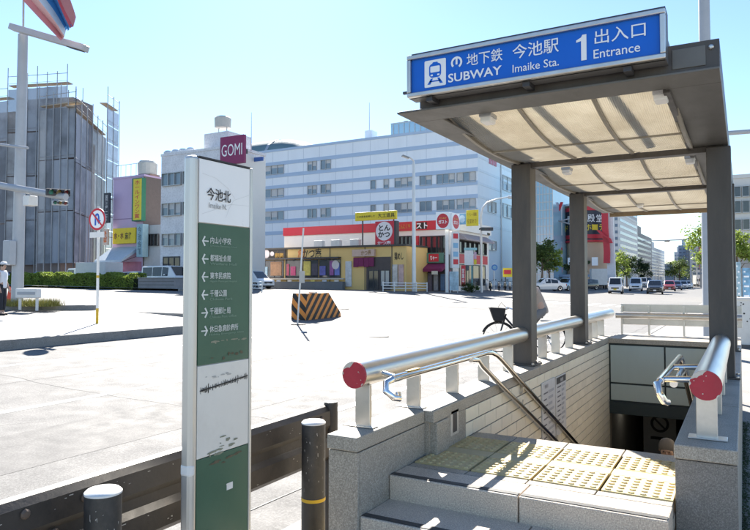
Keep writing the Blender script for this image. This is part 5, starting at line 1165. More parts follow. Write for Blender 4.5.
MB().tube([at(-20,142,d=dpt), at(28,148,d=dpt-.5)], .05, 8).build('brace', pole_m, lp, smooth=True); bx('camera_unit', white_paint, lp, *[c for i in range(3) for c in (at(30.5,201,d=dpt-.6)[i]-.18, at(30.5,201,d=dpt-.6)[i]+.18)], .03)
def signal_head(parent, c, right, back, sc=1.0, m=darkmetal):
    """three-lamp horizontal head seen from behind/side; right: along the head, back: away from its lenses"""
    right = Vector(right).normalized(); f = -Vector(back).normalized()
    MB().obox(c, right*.62*sc, f*.09*sc, Vector((0,0,.2*sc))).build('signal_head', m, parent, bevel=.03)
    for k, cl in ((-1,(.02,.16,.10)),(0,(.25,.16,.02)),(1,(.22,.02,.02))):
        p = c+right*k*.38*sc+f*.09*sc
        MB().tube([p,p+f*.02*sc], .14*sc, 14).build('lens', C('signal_lens_%d'%(k+1), cl, .2), parent)
        b = MB(); u_ = right; n = 8
        ring = lambda q: [q+ (u_*math.cos(a)+Vector((0,0,1))*math.sin(a))*.16*sc for a in [-.3+3.74*j/n for j in range(n+1)]]
        b.loft([ring(p),ring(p+f*.28*sc-Vector((0,0,.03)))], closed=False); b.build('visor', dark, parent)
signal_head(lp, at(58,192.5,d=dpt-1.15), _R+FWD*.55, Vector((-.5,.2,0)), .62); signal_head(lp, at(60,203,d=dpt-1.1), _R+FWD*.55, Vector((-.5,.2,0)), .42, pole_m)
bx('control_box', pole_m, lp, pp.x-.22, pp.x+.22, pp.y-.45, pp.y-.2, pp.z+1.6, pp.z+2.5, .03)
# cloth flag flying above the lamp
fl = wthing('banner_flag', 'red, white and blue cloth flag hanging above the lamp arm', 'flag', at(40,10,d=dpt-1.5))
cols = [C('flag_pale_red',(.70,.30,.32),.8),C('flag_pale_red2',(.72,.48,.48),.8),C('flag_white',(.75,.76,.78),.8),C('flag_blue',(.07,.30,.62),.8),C('flag_blue2',(.05,.18,.42),.8),C('flag_red',(.55,.08,.09),.8),C('flag_red2',(.50,.20,.20),.8)]
edgeT = [(-22,-40),(-6,-38),(6,-38),(14,-36),(26,-36),(36,-34),(42,-32),(62,-30)]; edgeB = [(60,40.5),(62.5,38),(64,36),(66.5,30),(68.5,28),(70.5,27.5),(73,26.5),(75,17)]
for k in range(7):
    b = MB(); rows_ = []
    for j in range(9):
        t_ = j/8; q = []
        for kk in (k,k+1):
            u = edgeT[kk][0]+(edgeB[kk][0]-edgeT[kk][0])*(t_**.95); v = edgeT[kk][1]+(edgeB[kk][1]-edgeT[kk][1])*t_ - 3*math.sin(PI*t_)
            q.append(at(u+1.0*math.sin(7*t_+kk), v, d=dpt-1.5+.28*math.sin(kk*2.1)+.12*math.sin(6*t_+kk)))
        rows_.append(q)
    b.loft(rows_, closed=False); b.build('cloth_stripe', cols[k], fl, smooth=True, fix=False)
for k in range(3): MB().obox(at(66+2.3*k,28+1.5*(k%2)-k,d=dpt-1.7), Vector((.04,0,.02)), Vector((0,.004,0)), Vector((-.02,0,.05))).build('blue_print', C('flag_blue',(.07,.30,.62)), fl)
MB().tube([at(-24,-42,d=dpt-1.5), at(64,-30,d=dpt-1.3)], .03, 8).build('flag_staff', alu, fl); MB().tube([ptop, at(24,-34,d=dpt-1.4)], .035, 8).build('flag_mast', alu, fl)
# white barricade and grass at its foot, cone, guard person
bp_ = gr(28,307); br = wthing('white_barrier', 'small white road barrier standing beside the lamp pole', 'barrier', bp_)
c0, c1 = at(17.5,290,d=dpt-.9), at(39.5,289,d=dpt-1.0); zz0, zz1 = at(28,298,d=dpt-.95).z, at(28,288.5,d=dpt-.95).z
dd = (c1-c0); dd.z = 0; L_ = dd.length; dd.normalize(); cn = (c0+c1)/2; cn.z = (zz0+zz1)/2
MB().obox(cn, dd*L_/2, Vector((-dd.y,dd.x,0))*.12, Vector((0,0,(zz1-zz0)/2))).build('panel', white_paint, br, bevel=.03)
MB().obox(cn-Vector((0,0,.0))+Vector((dd.y,-dd.x,0))*.13, dd*L_*.40, Vector((-dd.y,dd.x,0))*.008, Vector((0,0,.05))).build('panel_groove', pole_m, br)
for f in (-.75,.8):
    q = cn+dd*L_/2*f; MB().tube([(q.x,q.y,zz0+.02),(q.x,q.y,gz(q.x)+.05)], .05, 8).build('leg', white_paint, br)
b = MB(); rs = random.Random(9)
for k in range(2600):
    t_ = rs.uniform(-.1,1.25); q = pp+dd*(t_*1.5-.15)+Vector((dd.y,-dd.x,0))*rs.gauss(.25,.22); a = rs.random()*6.28; h = rs.uniform(.05,.32); s = .012
    z = pp.z+.12; b.add([(q.x-s*math.cos(a),q.y-s*math.sin(a),z),(q.x+s*math.cos(a),q.y+s*math.sin(a),z),(q.x+rs.gauss(0,.07),q.y+rs.gauss(0,.07),z+h)],[(0,1,2)])
g_ = b.build('dry_grass', C('grass_dry',(.26,.25,.07),.8,var=.4,scale=3), None, fix=False); g_['kind'] = 'stuff'; g_['label'] = 'dry yellow-green grass at the foot of the lamp pole'
cq = gr(9.5,304); cn_ = wthing('traffic_cone', 'orange-red traffic cone left of the lamp pole', 'cone', cq); cm = C('cone_orange',(.70,.09,.04),.5)
MB().box(cq.x-.2,cq.x+.2,cq.y-.2,cq.y+.2,cq.z,cq.z+.04).build('base', cm, cn_, bevel=.02); MB().lathe([(.15,.04),(.03,.68),(.02,.70),(.001,.70)], cq, 14).build('cone', cm, cn_, smooth=True)
STAND = dict(pelvis=(0,0,.93), chest=(.01,0,1.28), neck=(.0,0,1.47), head=(.02,0,1.60), shoulder_l=(0,.19,1.40), elbow_l=(-.02,.25,1.12), wrist_l=(.08,.24,.88), shoulder_r=(0,-.19,1.40), elbow_r=(-.03,-.25,1.12), wrist_r=(.06,-.24,.88), hip_l=(0,.09,.90), knee_l=(.03,.10,.49), ankle_l=(-.02,.11,.09), hip_r=(0,-.09,.90), knee_r=(.02,-.10,.49), ankle_r=(.03,-.11,.09))
gq = gr(1.5,315)
person('person', 'person in white shirt, dark trousers and cap standing at the left edge', gq, _R, STAND, C('shirt_white',(.72,.74,.78),.8), C('trousers_dark',(.03,.032,.04),.8), dark, C('hair_black',(.02,.018,.016),.6), cap=C('cap_white',(.6,.62,.66),.7))
# --- no-parking style sign on its white and yellow post
sp = gr(97,331); sp.z = gz(sp.x)+.2
sgn = wthing('road_sign', 'round no-U-turn road sign on a white post with yellow foot', 'sign', sp)
dps = (sp-Vector((0,0,EYE))).dot(_F); zd = at(96.3,219,d=dps).z; z2 = at(97,206,d=dps).z
MB().tube([sp, (sp.x,sp.y,z2)], .035, 12).build('post', white_paint, sgn, smooth=True); MB().tube([sp, (sp.x,sp.y,sp.z+.42)], .037, 12).build('foot_band', yellow_p, sgn, smooth=True); MB().tube([(sp.x,sp.y,sp.z+1.25),(sp.x,sp.y,sp.z+1.32)], .037, 12).build('band', yellow_p, sgn, smooth=True)
fn = (Vector((0,0,0))-sp); fn.z = 0; fn = Vector((.10,-1,0)).normalized(); fs = Vector((-fn.y,fn.x,0)); dc = Vector((sp.x,sp.y,zd))+fn*.05
def disc(c, r, m, name, off, n=28): 
    c = c+fn*off; return MB().add([tuple(c+fs*r*math.cos(2*PI*k/n)+Vector((0,0,r*math.sin(2*PI*k/n)))) for k in range(n)],[tuple(range(n))]).build(name, m, sgn, fix=False)
MB().tube([dc-fn*.015,dc], .31, 28).build('plate', alu, sgn); disc(dc,.305,redb,'red_ring',.002); disc(dc,.245,sign_white,'white_disc',.004)
bl = C('arrow_blue',(.02,.12,.5)); sw_ = lambda a,c,off=.006: tuple(dc+fn*off+fs*a+Vector((0,0,c)))
b = MB(); b.loft([[sw_(-.09+.0,-.17),sw_(-.03,-.17)],[sw_(-.09,.06),sw_(-.03,.06)],[sw_(-.06,.14),sw_(-.02,.09)],[sw_(.0,.17),sw_(.0,.11)],[sw_(.06,.14),sw_(.02,.09)],[sw_(.09,.06),sw_(.03,.06)],[sw_(.09,-.03),sw_(.03,-.03)]], closed=False); b.add([sw_(-.02,-.03),sw_(.14,-.03),sw_(.06,-.14)],[(0,1,2)]); b.build('arrow', bl, sgn, fix=False)
b = MB(); b.quad(sw_(-.19,.155,.008),sw_(-.155,.19,.008),sw_(.19,-.155,.008),sw_(.155,-.19,.008)); b.build('slash', redb, sgn, fix=False)
MB().obox(Vector((sp.x,sp.y,zd-.43))+fn*.05, fs*.26, fn*.01, Vector((0,0,.075))).build('sub_plate', white_paint, sgn)
# --- striped crash cushion and thin pole on the island nose
cq = gr(298,320.5); cu = wthing('crash_barrier', 'orange and black chevron wedge barrier on the road', 'barrier', cq)
e0 = gr(306,320.5); e1 = gr(341,316.5); dv = (e1-e0); dv.z = 0; L_ = dv.length; dv.normalize(); nv = Vector((dv.y,-dv.x,0))
if nv.dot(FWD) > 0: nv = -nv
Hc = .98; zb = gz(e0.x)
pr_ = [(0,0),(L_,0),(L_*.985,.16),(L_*.62,Hc),(.10,Hc),(0,.5)]
def CP(a, h, n_): return tuple(e0+dv*a+Vector((0,0,zb-e0.z+h))-nv*n_)
org = C('barrier_orange',(.85,.29,.05),.55,var=.15,scale=3,dirt=.3)
MB().loft([[CP(a,h,0) for a,h in pr_],[CP(a,h,.62) for a,h in pr_]]).build('body', org, cu)
stripe_m = C('barrier_black',(.03,.027,.025),.6,var=.3,scale=4)
def half(poly, f, sign, lim):
    out = []
    for i in range(len(poly)):
        p, q = poly[i], poly[(i+1)%len(poly)]; fp, fq = sign*(f(p)-lim), sign*(f(q)-lim)
        if fp >= 0: out.append(p)
        if (fp >= 0) != (fq >= 0): s_ = fp/(fp-fq); out.append((p[0]+(q[0]-p[0])*s_, p[1]+(q[1]-p[1])*s_))
    return out
for c_ in [k*.46-1.0 for k in range(8)]:
    f = lambda p: p[0] - p[1]; poly = half(pr_, f, 1, c_); poly = half(poly, f, -1, c_+.23) if poly else poly
    if len(poly) > 2: MB().add([CP(p[0],p[1],-.006) for p in poly],[tuple(range(len(poly)))]).build('black_stripe', stripe_m, cu, fix=False)
end_ = [(0,0),(.62,0),(.62,.5),(0,.5)]
for c_ in [k*.46-.92 for k in range(4)]:
    f = lambda p: p[0] - p[1]; poly = half(end_, f, 1, c_); poly = half(poly, f, -1, c_+.23) if poly else poly
    if len(poly) > 2: MB().add([CP(-.006,p[1],p[0]) for p in poly],[tuple(range(len(poly)))]).build('black_stripe', stripe_m, cu, fix=False)
end2 = [(0,.5),(.62,.5),(.62,Hc),(0,Hc)]
for c_ in [k*.46-.92 for k in range(4)]:
    f = lambda p: p[0] - p[1]; poly = half(end2, f, 1, c_); poly = half(poly, f, -1, c_+.23) if poly else poly
    if len(poly) > 2: MB().add([CP(-.006+.10*(p[1]-.5)/(Hc-.5),p[1],p[0]) for p in poly],[tuple(range(len(poly)))]).build('black_stripe', stripe_m, cu, fix=False)
bx('top_plate', chip, cu, e0.x+dv.x*.5-.12, e0.x+dv.x*.5+.12, e0.y+dv.y*.5-.12, e0.y+dv.y*.5+.12, zb+Hc, zb+Hc+.05)
tq = gr(297.5,325); dpt2 = (tq-Vector((0,0,EYE))).dot(_F)
tp = wthing('thin_pole', 'thin bare steel pole in front of the striped barrier', 'pole', tq)
MB().tube([tq, at(303.5,228,d=dpt2)], .028, 8).build('pole', pole_w, tp, smooth=True)
for k in range(3): MB().tube([tq+Vector((-.22+.05*k,-.1*k,.02)), tq+Vector((.25-.04*k,.12-.1*k,.02))], .014, 6).build('foot_bar', darkmetal, tp)
q = at(302,277,d=dpt2-.03); MB().obox(q, _R*.09, FWD*.01, Vector((0,0,.2))).build('tag_plate', C('plate_grey',(.5,.48,.44)), tp)
# --- street lamp in front of the cutlet restaurant
lq = gr(414,291.5); dl = (lq-Vector((0,0,EYE))).dot(_F)
l2 = wthing('street_lamp', 'white street lamp pole in front of the cutlet restaurant', 'street lamp', lq)
tz = at(416,160,d=dl); MB().tube([lq,(lq.x,lq.y,tz.z-.3),(lq.x,lq.y,tz.z)], [.20,.13,.09], 12).build('pole', pole_w, l2, smooth=True)
MB().tube([(lq.x,lq.y,tz.z),at(410,157.5,d=dl-.2),at(406,156,d=dl-.3)], [.08,.06,.06], 8).build('arm', pole_w, l2, smooth=True); p0, p1 = at(402,155.5,d=dl-.4), at(409,158,d=dl-.2)
slab(p0,p1,.35,.16).build('lamp_head', C('lamp_grey',(.25,.26,.27),.4), l2, bevel=.04)
# white railings
def railing(u0, u1, v, label, hpx=7, n=4):
    a = gr(u0,v); c = gr(u1,v+.3); h = .75; r = wthing('guard_fence', label, 'fence', (a+c)/2, 'white railings by the far kerb')
    for hh in (.28,.52,.75): MB().tube([a+Vector((0,0,hh)),c+Vector((0,0,hh))], .045, 8).build('rail', white_paint, r, smooth=True)
    for k in range(n+1): p = a+(c-a)*k/n; MB().tube([p-Vector((0,0,.05)),p+Vector((0,0,.85))], .05, 8).build('post', white_paint, r, smooth=True)
railing(383,427,291.5,'white pipe railing in front of the ochre restaurant'); railing(252,262,292,'short white pipe railing right of the direction panel', n=1)
# --- twin-faced round restaurant sign on its pole
pq = gr(447,292.5); dq = (pq-Vector((0,0,EYE))).dot(_F)
rsn = wthing('pole_sign', 'two white boards with red discs on a tall white pole', 'sign', pq)
MB().tube([pq,(pq.x,pq.y,at(447,213,d=dq).z)], .16, 12).build('pole', white_paint, rsn, smooth=True)
def tilted_board(u0,u1,v0,v1,dd0,dd1,parent,m,red):
    a = at(u0,v1,d=dd0); c = at(u1,v1,d=dd1); zt_ = at(u0,v0,d=dd0).z; zb_2 = at(u0,v1,d=dd0).z; x_ = (c-a); x_.z = 0; w_ = x_.length; x_.normalize(); n_ = Vector((x_.y,-x_.x,0)); ce = (a+c)/2; ce.z = (zt_+zb_2)/2; h_ = (zt_-zb_2)
    bo = MB().obox(ce, x_*w_/2, n_*.15, Vector((0,0,h_/2))).build('board', m, parent, bevel=.02)
    if red:
        MB().add([tuple(ce+n_*.156+x_*w_*.43*math.cos(2*PI*k/26)+Vector((0,0,h_*.43*math.sin(2*PI*k/26)))) for k in range(26)],[tuple(range(26))]).build('red_disc', redb, parent, fix=False)
        lettering(parent, 'ガスト', sign_white, ce+n_*.158-Vector((0,0,h_*.06)), x_, UP, h_*.22, w_*.62, .03); lettering(parent, 'からあげ', C('gold_print2',(.75,.5,.1)), ce+n_*.158+Vector((0,0,h_*.16)), x_, UP, h_*.10, w_*.5, .01)
    return ce, x_, n_, w_, h_
tilted_board(436,450,212.5,229.5,dq-.3,dq-.5,rsn,sign_white,True); tilted_board(450.6,458.2,212.5,229.5,dq-.5,dq+.9,rsn,sign_white,True)
ce, x_, n_, w_, h_ = tilted_board(451,458.5,231.5,268,dq+.1,dq+.5,rsn,C('board_pale',(.66,.68,.7),.5),False)
for k, (dz, m_) in enumerate(((.38,redb),(.12,C('sign_light_blue',(.22,.43,.62))),(-.12,C('sign_light_blue',(.22,.43,.62))),(-.33,redb))): MB().obox(ce+n_*.157+Vector((0,0,h_*dz)), x_*w_*.32, n_*.004, Vector((0,0,h_*.07))).build('print_block', m_, rsn)
tq2 = gr(453,292.3); vb = wthing('banner_stand', 'pale blue printed banner at the foot of the round sign pole', 'banner', tq2); a = at(449.5,290.5,d=dq-.2); c = at(458.5,291,d=dq-.1); zt_ = at(450,271.5,d=dq-.2).z; x_ = c-a; x_.z = 0; ce = (a+c)/2; ce.z = (zt_+tq2.z)/2+.1
MB().obox(ce, x_/2, Vector((-x_.y,x_.x,0)).normalized()*.05, Vector((0,0,(zt_-tq2.z)/2-.1))).build('panel', C('banner_pale_blue',(.42,.56,.68),.6,var=.5,scale=2.5), vb)
for f in (-.4,.4): q = ce+x_*f; MB().tube([(q.x,q.y,tq2.z-.05),(q.x,q.y,zt_)], .04, 6).build('stand', alu, vb)
rq = gr(461,292); rbn = wthing('banner_stand', 'narrow red vertical flag banner beside the round sign pole', 'banner', rq); MB().tube([rq,rq+Vector((0,0,2.6))], .03, 6).build('staff', alu, rbn)
b = MB(); b.loft([[rq+Vector((.03,.0,.5+.5*k))+_R*0, rq+_R*.42+FWD*.06*math.sin(k)+Vector((0,0,.5+.5*k))] for k in range(5)], closed=False); b.build('cloth', redb, rbn, smooth=True, fix=False); lettering(rbn, '営\n業\n中', sign_white, rq+_R*.2-FWD*.09+Vector((0,0,1.5)), _R, UP, 1.4, .25, .01)
# bus stop board, shrub, traffic signal pole
bq = gr(472,292); bs_ = wthing('bus_stop', 'bus stop board with pale timetable panels on a teal post', 'bus stop', bq); db = (bq-Vector((0,0,EYE))).dot(_F)
MB().tube([bq,(bq.x,bq.y,at(472,250,d=db).z)], .07, 10).build('post', C('post_teal',(.18,.42,.45),.5), bs_, smooth=True)
def vboard(parent, u0,u1,v0,v1,d,m,name,th=.06):
    a = at(u0,v1,d=d); c = at(u1,v1,d=d); zt_ = at((u0+u1)/2,v0,d=d).z; zb_2 = at((u0+u1)/2,v1,d=d).z; x_ = (c-a)/2; x_.z = 0; ce = (a+c)/2; ce.z = (zt_+zb_2)/2
    return MB().obox(ce, x_, FWD*th/2, Vector((0,0,(zt_-zb_2)/2))).build(name, m, parent), ce
vboard(bs_,464.5,473.5,250.5,265,db-.12,C('timetable_white',(.72,.73,.74),.5,var=.1,scale=6),'timetable'); vboard(bs_,474,476.5,252,259,db-.12,C('panel_pink',(.6,.4,.5)),'panel'); vboard(bs_,474,476.5,259.5,264.5,db-.12,C('sign_yellow',(.72,.58,.04)),'panel'); vboard(bs_,464,477,247.8,250.2,db-.12,C('post_teal2',(.3,.55,.58)),'heading')
shq = gr(469,292.5); sh_ = wthing('round_shrub', 'clipped round green shrub at the corner below the bus stop board', 'shrub', shq)
leaves(2600, shq+Vector((0,0,.45)), (.85,.6,.42), .055, 4, 30, .35).build('foliage', leaf_m, sh_, fix=False); MB().tube([shq,shq+Vector((0,0,.5))],[.06,.03],6).build('stem', bark_m, sh_)
tq3 = gr(481.5,292.5); dt3 = (tq3-Vector((0,0,EYE))).dot(_F); ts3 = wthing('traffic_signal', 'traffic signal on a curved grey pole at the far corner', 'traffic light', tq3)
MB().tube([tq3,(tq3.x,tq3.y,at(481.5,215,d=dt3).z),at(482.5,208,d=dt3),at(487,202.5,d=dt3),at(497,199,d=dt3),at(508,197,d=dt3)], [.12,.10,.09,.08,.07,.06], 10).build('pole', pole_w, ts3, smooth=True)
MB().tube([at(508,197,d=dt3),at(513,197.5,d=dt3)], .15, 8).build('lamp_head', pole_w, ts3); signal_head(ts3, at(487,229,d=dt3-.2), _R, -FWD*.4+_R*.9, .85); signal_head(ts3, at(488.5,234,d=dt3-.1), _R*.5+FWD, FWD, .6)
MB().tube([(tq3.x,tq3.y,at(481.5,229,d=dt3).z), at(484,229,d=dt3-.1)], .05, 6).build('bracket', pole_w, ts3)
dpq = gr(494,291); dps2 = (dpq-Vector((0,0,EYE))).dot(_F); rsg = wthing('blue_road_sign', 'small round blue road sign on a post by the pale wall', 'sign', dpq); MB().tube([dpq,(dpq.x,dpq.y,at(494,263,d=dps2).z)], .05, 8).build('post', pole_w, rsg); q = at(494.5,267.5,d=dps2-.1); MB().tube([q,q-FWD*.03], .32, 18).build('disc', C('arrow_blue2',(.05,.2,.55),.4), rsg); MB().tube([q-FWD*.031,q-FWD*.036], .2, 18).build('inner_disc', C('sign_light_blue',(.22,.43,.62)), rsg)
ysg = wthing('shop_sign', 'yellow and red shop sign low on the pale wall near the canopy post', 'sign', gr(508,290)); vboard(ysg,503,512.5,268,277,73,C('sign_yellow',(.72,.58,.04),.5,var=.3,scale=2),'board'); vboard(ysg,504,511,270,274,72.9,redb,'print_block'); vboard(ysg,505,506,277,290,73,darkmetal,'stay')
# parked motor scooters by the wall
def scooter(q, hd, col, label):
    t = thing('motor_scooter', label, 'scooter', q, math.atan2(hd[1],hd[0]), 'scooters parked by the pale wall')
    for x in (-.6,.6): MB().tube([(x,-.05,.22),(x,.05,.22)], .22, 16).build('wheel', tyre_m, t)
    MB().loft([[(x,-w_,z0),(x,w_,z0),(x,w_*.8,z1),(x,-w_*.8,z1)] for x,w_,z0,z1 in ((-.85,.10,.45,.62),(-.5,.16,.3,.76),(-.05,.16,.25,.72),(.02,.15,.22,.32),(.32,.15,.22,.32),(.42,.18,.3,.9),(.58,.12,.5,.98))]).build('body', col, t, bevel=.03)
    MB().box(-.75,-.02,-.13,.13,.765,.84).build('seat', dark, t, bevel=.03); MB().tube([(.52,-.33,1.02),(.55,0,1.0),(.52,.33,1.02)], .02, 6).build('handlebar', dark, t); MB().box(.60,.66,-.07,.07,.80,.92).build('headlight', lamp_clear, t, bevel=.02)
    for s in (-1,1): MB().obox((.5,s*.33,1.16),(.01,0,0),(0,.06,0),(0,0,.05)).build('mirror', dark, t)
for k, (u, c_) in enumerate(((490.5,car_black),(499,car_navy),(505,car_black),(510,car_silver))): scooter(gr(u,290.5), (.3,-1), c_, ('black motor scooter nearest the signal pole by the pale wall','navy motor scooter between two black ones by the pale wall','black motor scooter right of the navy one by the pale wall','silver motor scooter beside the canopy post')[k])

# ================================================================== HEDGE AND LEFT CARS
h0, h1 = Vector((-34.5+-2.6,36.0,gz(-37))), Vector((-66,39.5,gz(-66)))
hy = gr(150,289.5); hz = gr(22,287.5)
hedge('clipped_hedge','long clipped green hedge on the far median', (px_x(140,36.4),36.4,gz(-40)), (px_x(14,38),38,gz(-62)), 1.3, 1.2, leaf_lt, 30000, .075, 2)
st_m = island('hedge_median', px_x(10,37)-3, px_x(187,36.3), 35.4, 39.0, .16, island_m)
cb = wthing('concrete_block', 'low grey concrete planter block at the end of the hedge', 'planter', (px_x(160,36.3),36.3,gz(-40)+.16)); x0, x1 = px_x(141,36.2), px_x(178,36.2); zt_ = px_z(160,278.5,y=36.2)
bx('block', C('planter_concrete',(.26,.25,.25),.8,var=.2,scale=1.5), cb, x0, x1, 35.9, 36.9, gz(-40)+.1, zt_, .03)
for k in range(3): bx('groove_strip', C('planter_strip',(.16,.155,.15),.8), cb, x0+.1, x1-.1, 35.885, 35.899, zt_-.25-.27*k, zt_-.2-.27*k)
bx('cap', C('planter_cap',(.34,.33,.32),.8), cb, x0-.05, x1+.05, 35.85, 36.95, zt_+.001, zt_+.08, .02)
LG = 'vehicles passing behind the hedge'
def lcar(u, y, *a, **k):
    x = px_x(u,y); return vehicle(a[0], a[1], (x,y,gz(x)), a[2], *a[3:], **k)
lcar(167.5, 40.0, 'white_van','white passenger van behind the concrete planter block',(1,0),'van',4.6,1.85,2.05,car_white,cat='van',group=LG)
lcar(140, 42.0, 'white_car','white hatchback between the hedge and the white van',(1,0),'suv',3.9,1.7,1.55,car_white,group=LG)
lcar(43, 41.5, 'dark_car','dark wine sedan behind the left part of the hedge',(-1,0),'sedan',4.6,1.8,1.5,car_navy,group=LG)
lcar(65, 41.5, 'white_car','white sedan behind the hedge right of the dark sedan',(-1,0),'sedan',4.6,1.8,1.45,car_white,group=LG)
lcar(8, 41.5, 'silver_car','silver sedan at the left edge behind the hedge',(-1,0),'sedan',4.6,1.8,1.5,car_silver,group=LG)
x = px_x(93,41.0); box_truck('white flatbed truck cab showing above the hedge', (x,41,gz(x)), (-1,0), 6.0, 2.0, 2.35, car_white, C('truck_grey',(.55,.56,.58),.5), LG)
x = px_x(252,46.5); vehicle('silver_car','white car partly hidden behind the right edge of the direction panel',(x,46.5,gz(x)),(1,-.15),'minivan',4.4,1.75,1.7,car_white,group=LG)

# ================================================================== CYCLIST
wq = gr(498,352); hd = (-_R*.99+FWD*.1).normalized(); bk_c = wq - hd*.60     # front wheel contact, then the middle of the bicycle
bk = thing('bicycle', 'black city bicycle with front basket ridden past the stairwell', 'bicycle', bk_c, math.atan2(hd.y,hd.x))
bk.scale = (1.12,1.12,1.05)
bkm = C('bike_frame',(.03,.03,.032),.35,metal=.4)
for x in (.52,-.54):
    n = 30; MB().tube([(x+.325*math.cos(2*PI*k/n),0,.33+.325*math.sin(2*PI*k/n)) for k in range(n+1)], .014, 8, False).build('tyre', tyre_m, bk, smooth=True)
    w_ = MB()
    for k in range(14): a = 2*PI*k/14; w_.tube([(x,.02*(-1)**k,.33),(x+.315*math.cos(a),0,.33+.315*math.sin(a))], .0025, 4)
    o = w_.build('spokes', alu, bk); o['kind'] = 'stuff'
    MB().tube([(x,-.04,.33),(x,.04,.33)], .025, 10).build('hub', alu, bk)
    MB().tube([(x+.355*math.cos(a),0,.33+.355*math.sin(a)) for a in [RAD(20+14*k) for k in range(11)]], .018, 6).build('mudguard', bkm, bk, smooth=True)
for pts, r in (([(.52,0,.33),(.40,0,.72),(.36,0,.86)],.017),([(.38,0,.78),(-.02,0,.30),(-.10,0,.28)],.022),([(-.10,0,.28),(-.22,0,.74)],.018),([(-.10,0,.28),(-.54,.05,.33)],.012),([(-.10,0,.28),(-.54,-.05,.33)],.012),([(-.20,0,.66),(-.54,.05,.33)],.011),([(-.20,0,.66),(-.54,-.05,.33)],.011)): MB().tube(pts, r, 8).build('frame_tube', bkm, bk, smooth=True)
MB().tube([(.20,-.28,.96),(.32,-.24,1.0),(.36,-.05,.97),(.36,.05,.97),(.32,.24,1.0),(.20,.28,.96)], .013, 8).build('handlebar', chrome, bk, smooth=True)
MB().tube([(.36,.1,1.0),(.47,.12,1.12),(.53,.06,1.02),(.45,.02,.86)], .005, 5).build('brake_cable', dark, bk); 
MB().loft([[(-.40,-.09,.77),(-.40,.09,.77),(-.40,.09,.82),(-.40,-.09,.82)],[(-.25,-.08,.78),(-.25,.08,.78),(-.25,.08,.83),(-.25,-.08,.83)],[(-.08,-.02,.78),(-.08,.02,.78),(-.08,.02,.82),(-.08,-.02,.82)]]).build('saddle', dark, bk, bevel=.02)
MB().loft([[(.42,-.13,.70),(.62,-.13,.70),(.62,.13,.70),(.42,.13,.70)],[(.38,-.19,1.0),(.72,-.19,1.02),(.72,.19,1.02),(.38,.19,1.0)]]).build('basket', C('basket_black',(.02,.02,.022),.7), bk, bevel=.02)
MB().tube([(-.1,.1,.28),(.06,.12,.24)], .012, 6).build('crank', alu, bk); MB().box(.02,.12,.12,.21,.22,.25).build('pedal', dark, bk); MB().tube([(-.1,-.1,.28),(-.26,-.12,.32)], .012, 6).build('crank', alu, bk); MB().box(-.31,-.21,-.21,-.12,.30,.33).build('pedal', dark, bk)
MB().box(-.78,-.36,-.07,.07,.70,.72).build('rear_rack', bkm, bk); MB().tube([(-.5,.08,.3),(-.62,.12,.03)], .012, 6).build('kickstand', alu, bk)
RIDE = dict(pelvis=(-.26,0,.92), chest=(-.12,0,1.30), neck=(-.04,0,1.48), head=(.02,0,1.62), shoulder_l=(-.08,.19,1.41), elbow_l=(.06,.26,1.14), wrist_l=(.20,.28,1.0), shoulder_r=(-.08,-.19,1.41), elbow_r=(.06,-.26,1.14), wrist_r=(.20,-.28,1.0), hip_l=(-.22,.10,.88), knee_l=(.14,.13,.66), ankle_l=(.03,.16,.31), hip_r=(-.22,-.10,.88), knee_r=(-.0,-.13,.56), ankle_r=(-.28,-.16,.40), long_sleeve=True)
cyc = person('person', 'cyclist in beige top and grey trousers riding behind the canopy post', bk_c-hd*.17, hd, RIDE, C('top_beige',(.40,.33,.28),.85), C('trousers_beige',(.20,.19,.185),.85), dark, C('hair_black',(.02,.018,.016),.6)); cyc.scale = (1.06,1.06,1.06)
# person coming up the stairs with a hooked umbrella, mostly hidden
zs_ = PZ-.17*13; CL = dict(STAND); CL.update(head=(.06,.0,1.58), neck=(.02,0,1.45), wrist_l=(.22,-.24,.98)); CL['elbow_l'] = (-.0,.27,1.14); CL['wrist_l'] = (.22,.25,1.02); CL['long_sleeve'] = True
pu = Vector((-.74,7.72,zs_))
pr2 = person('person', 'person in blue clothes with greying hair coming up the dark stairway', pu, (0,-1), CL, C('coat_blue',(.03,.075,.22),.85), C('trousers_dark',(.03,.032,.04)), dark, C('hair_greying',(.16,.145,.13),.6))
pr2.scale = (.88,.88,.88)
um = thing('umbrella', 'folded umbrella with hooked handle held on the stairs', 'umbrella', pu+Vector((.0,-.25,.0)), 0)
MB().tube([(-.23,.02,.80),(-.26,.0,1.12),(-.275,0,1.16),(-.30,0,1.175),(-.325,0,1.16),(-.33,0,1.13)] if False else [(-.24,.0,.55),(-.255,0,1.10),(-.262,0,1.15),(-.285,0,1.175),(-.31,0,1.155),(-.312,0,1.12)], .011, 8).build('handle', C('cane_wood',(.40,.32,.22),.5), um, smooth=True)
MB().lathe([(.005,.02),(.028,.25),(.035,.50),(.012,.56)], (-.235,0,0), 10).build('folded_cloth', C('umbrella_navy',(.03,.035,.06),.8), um)

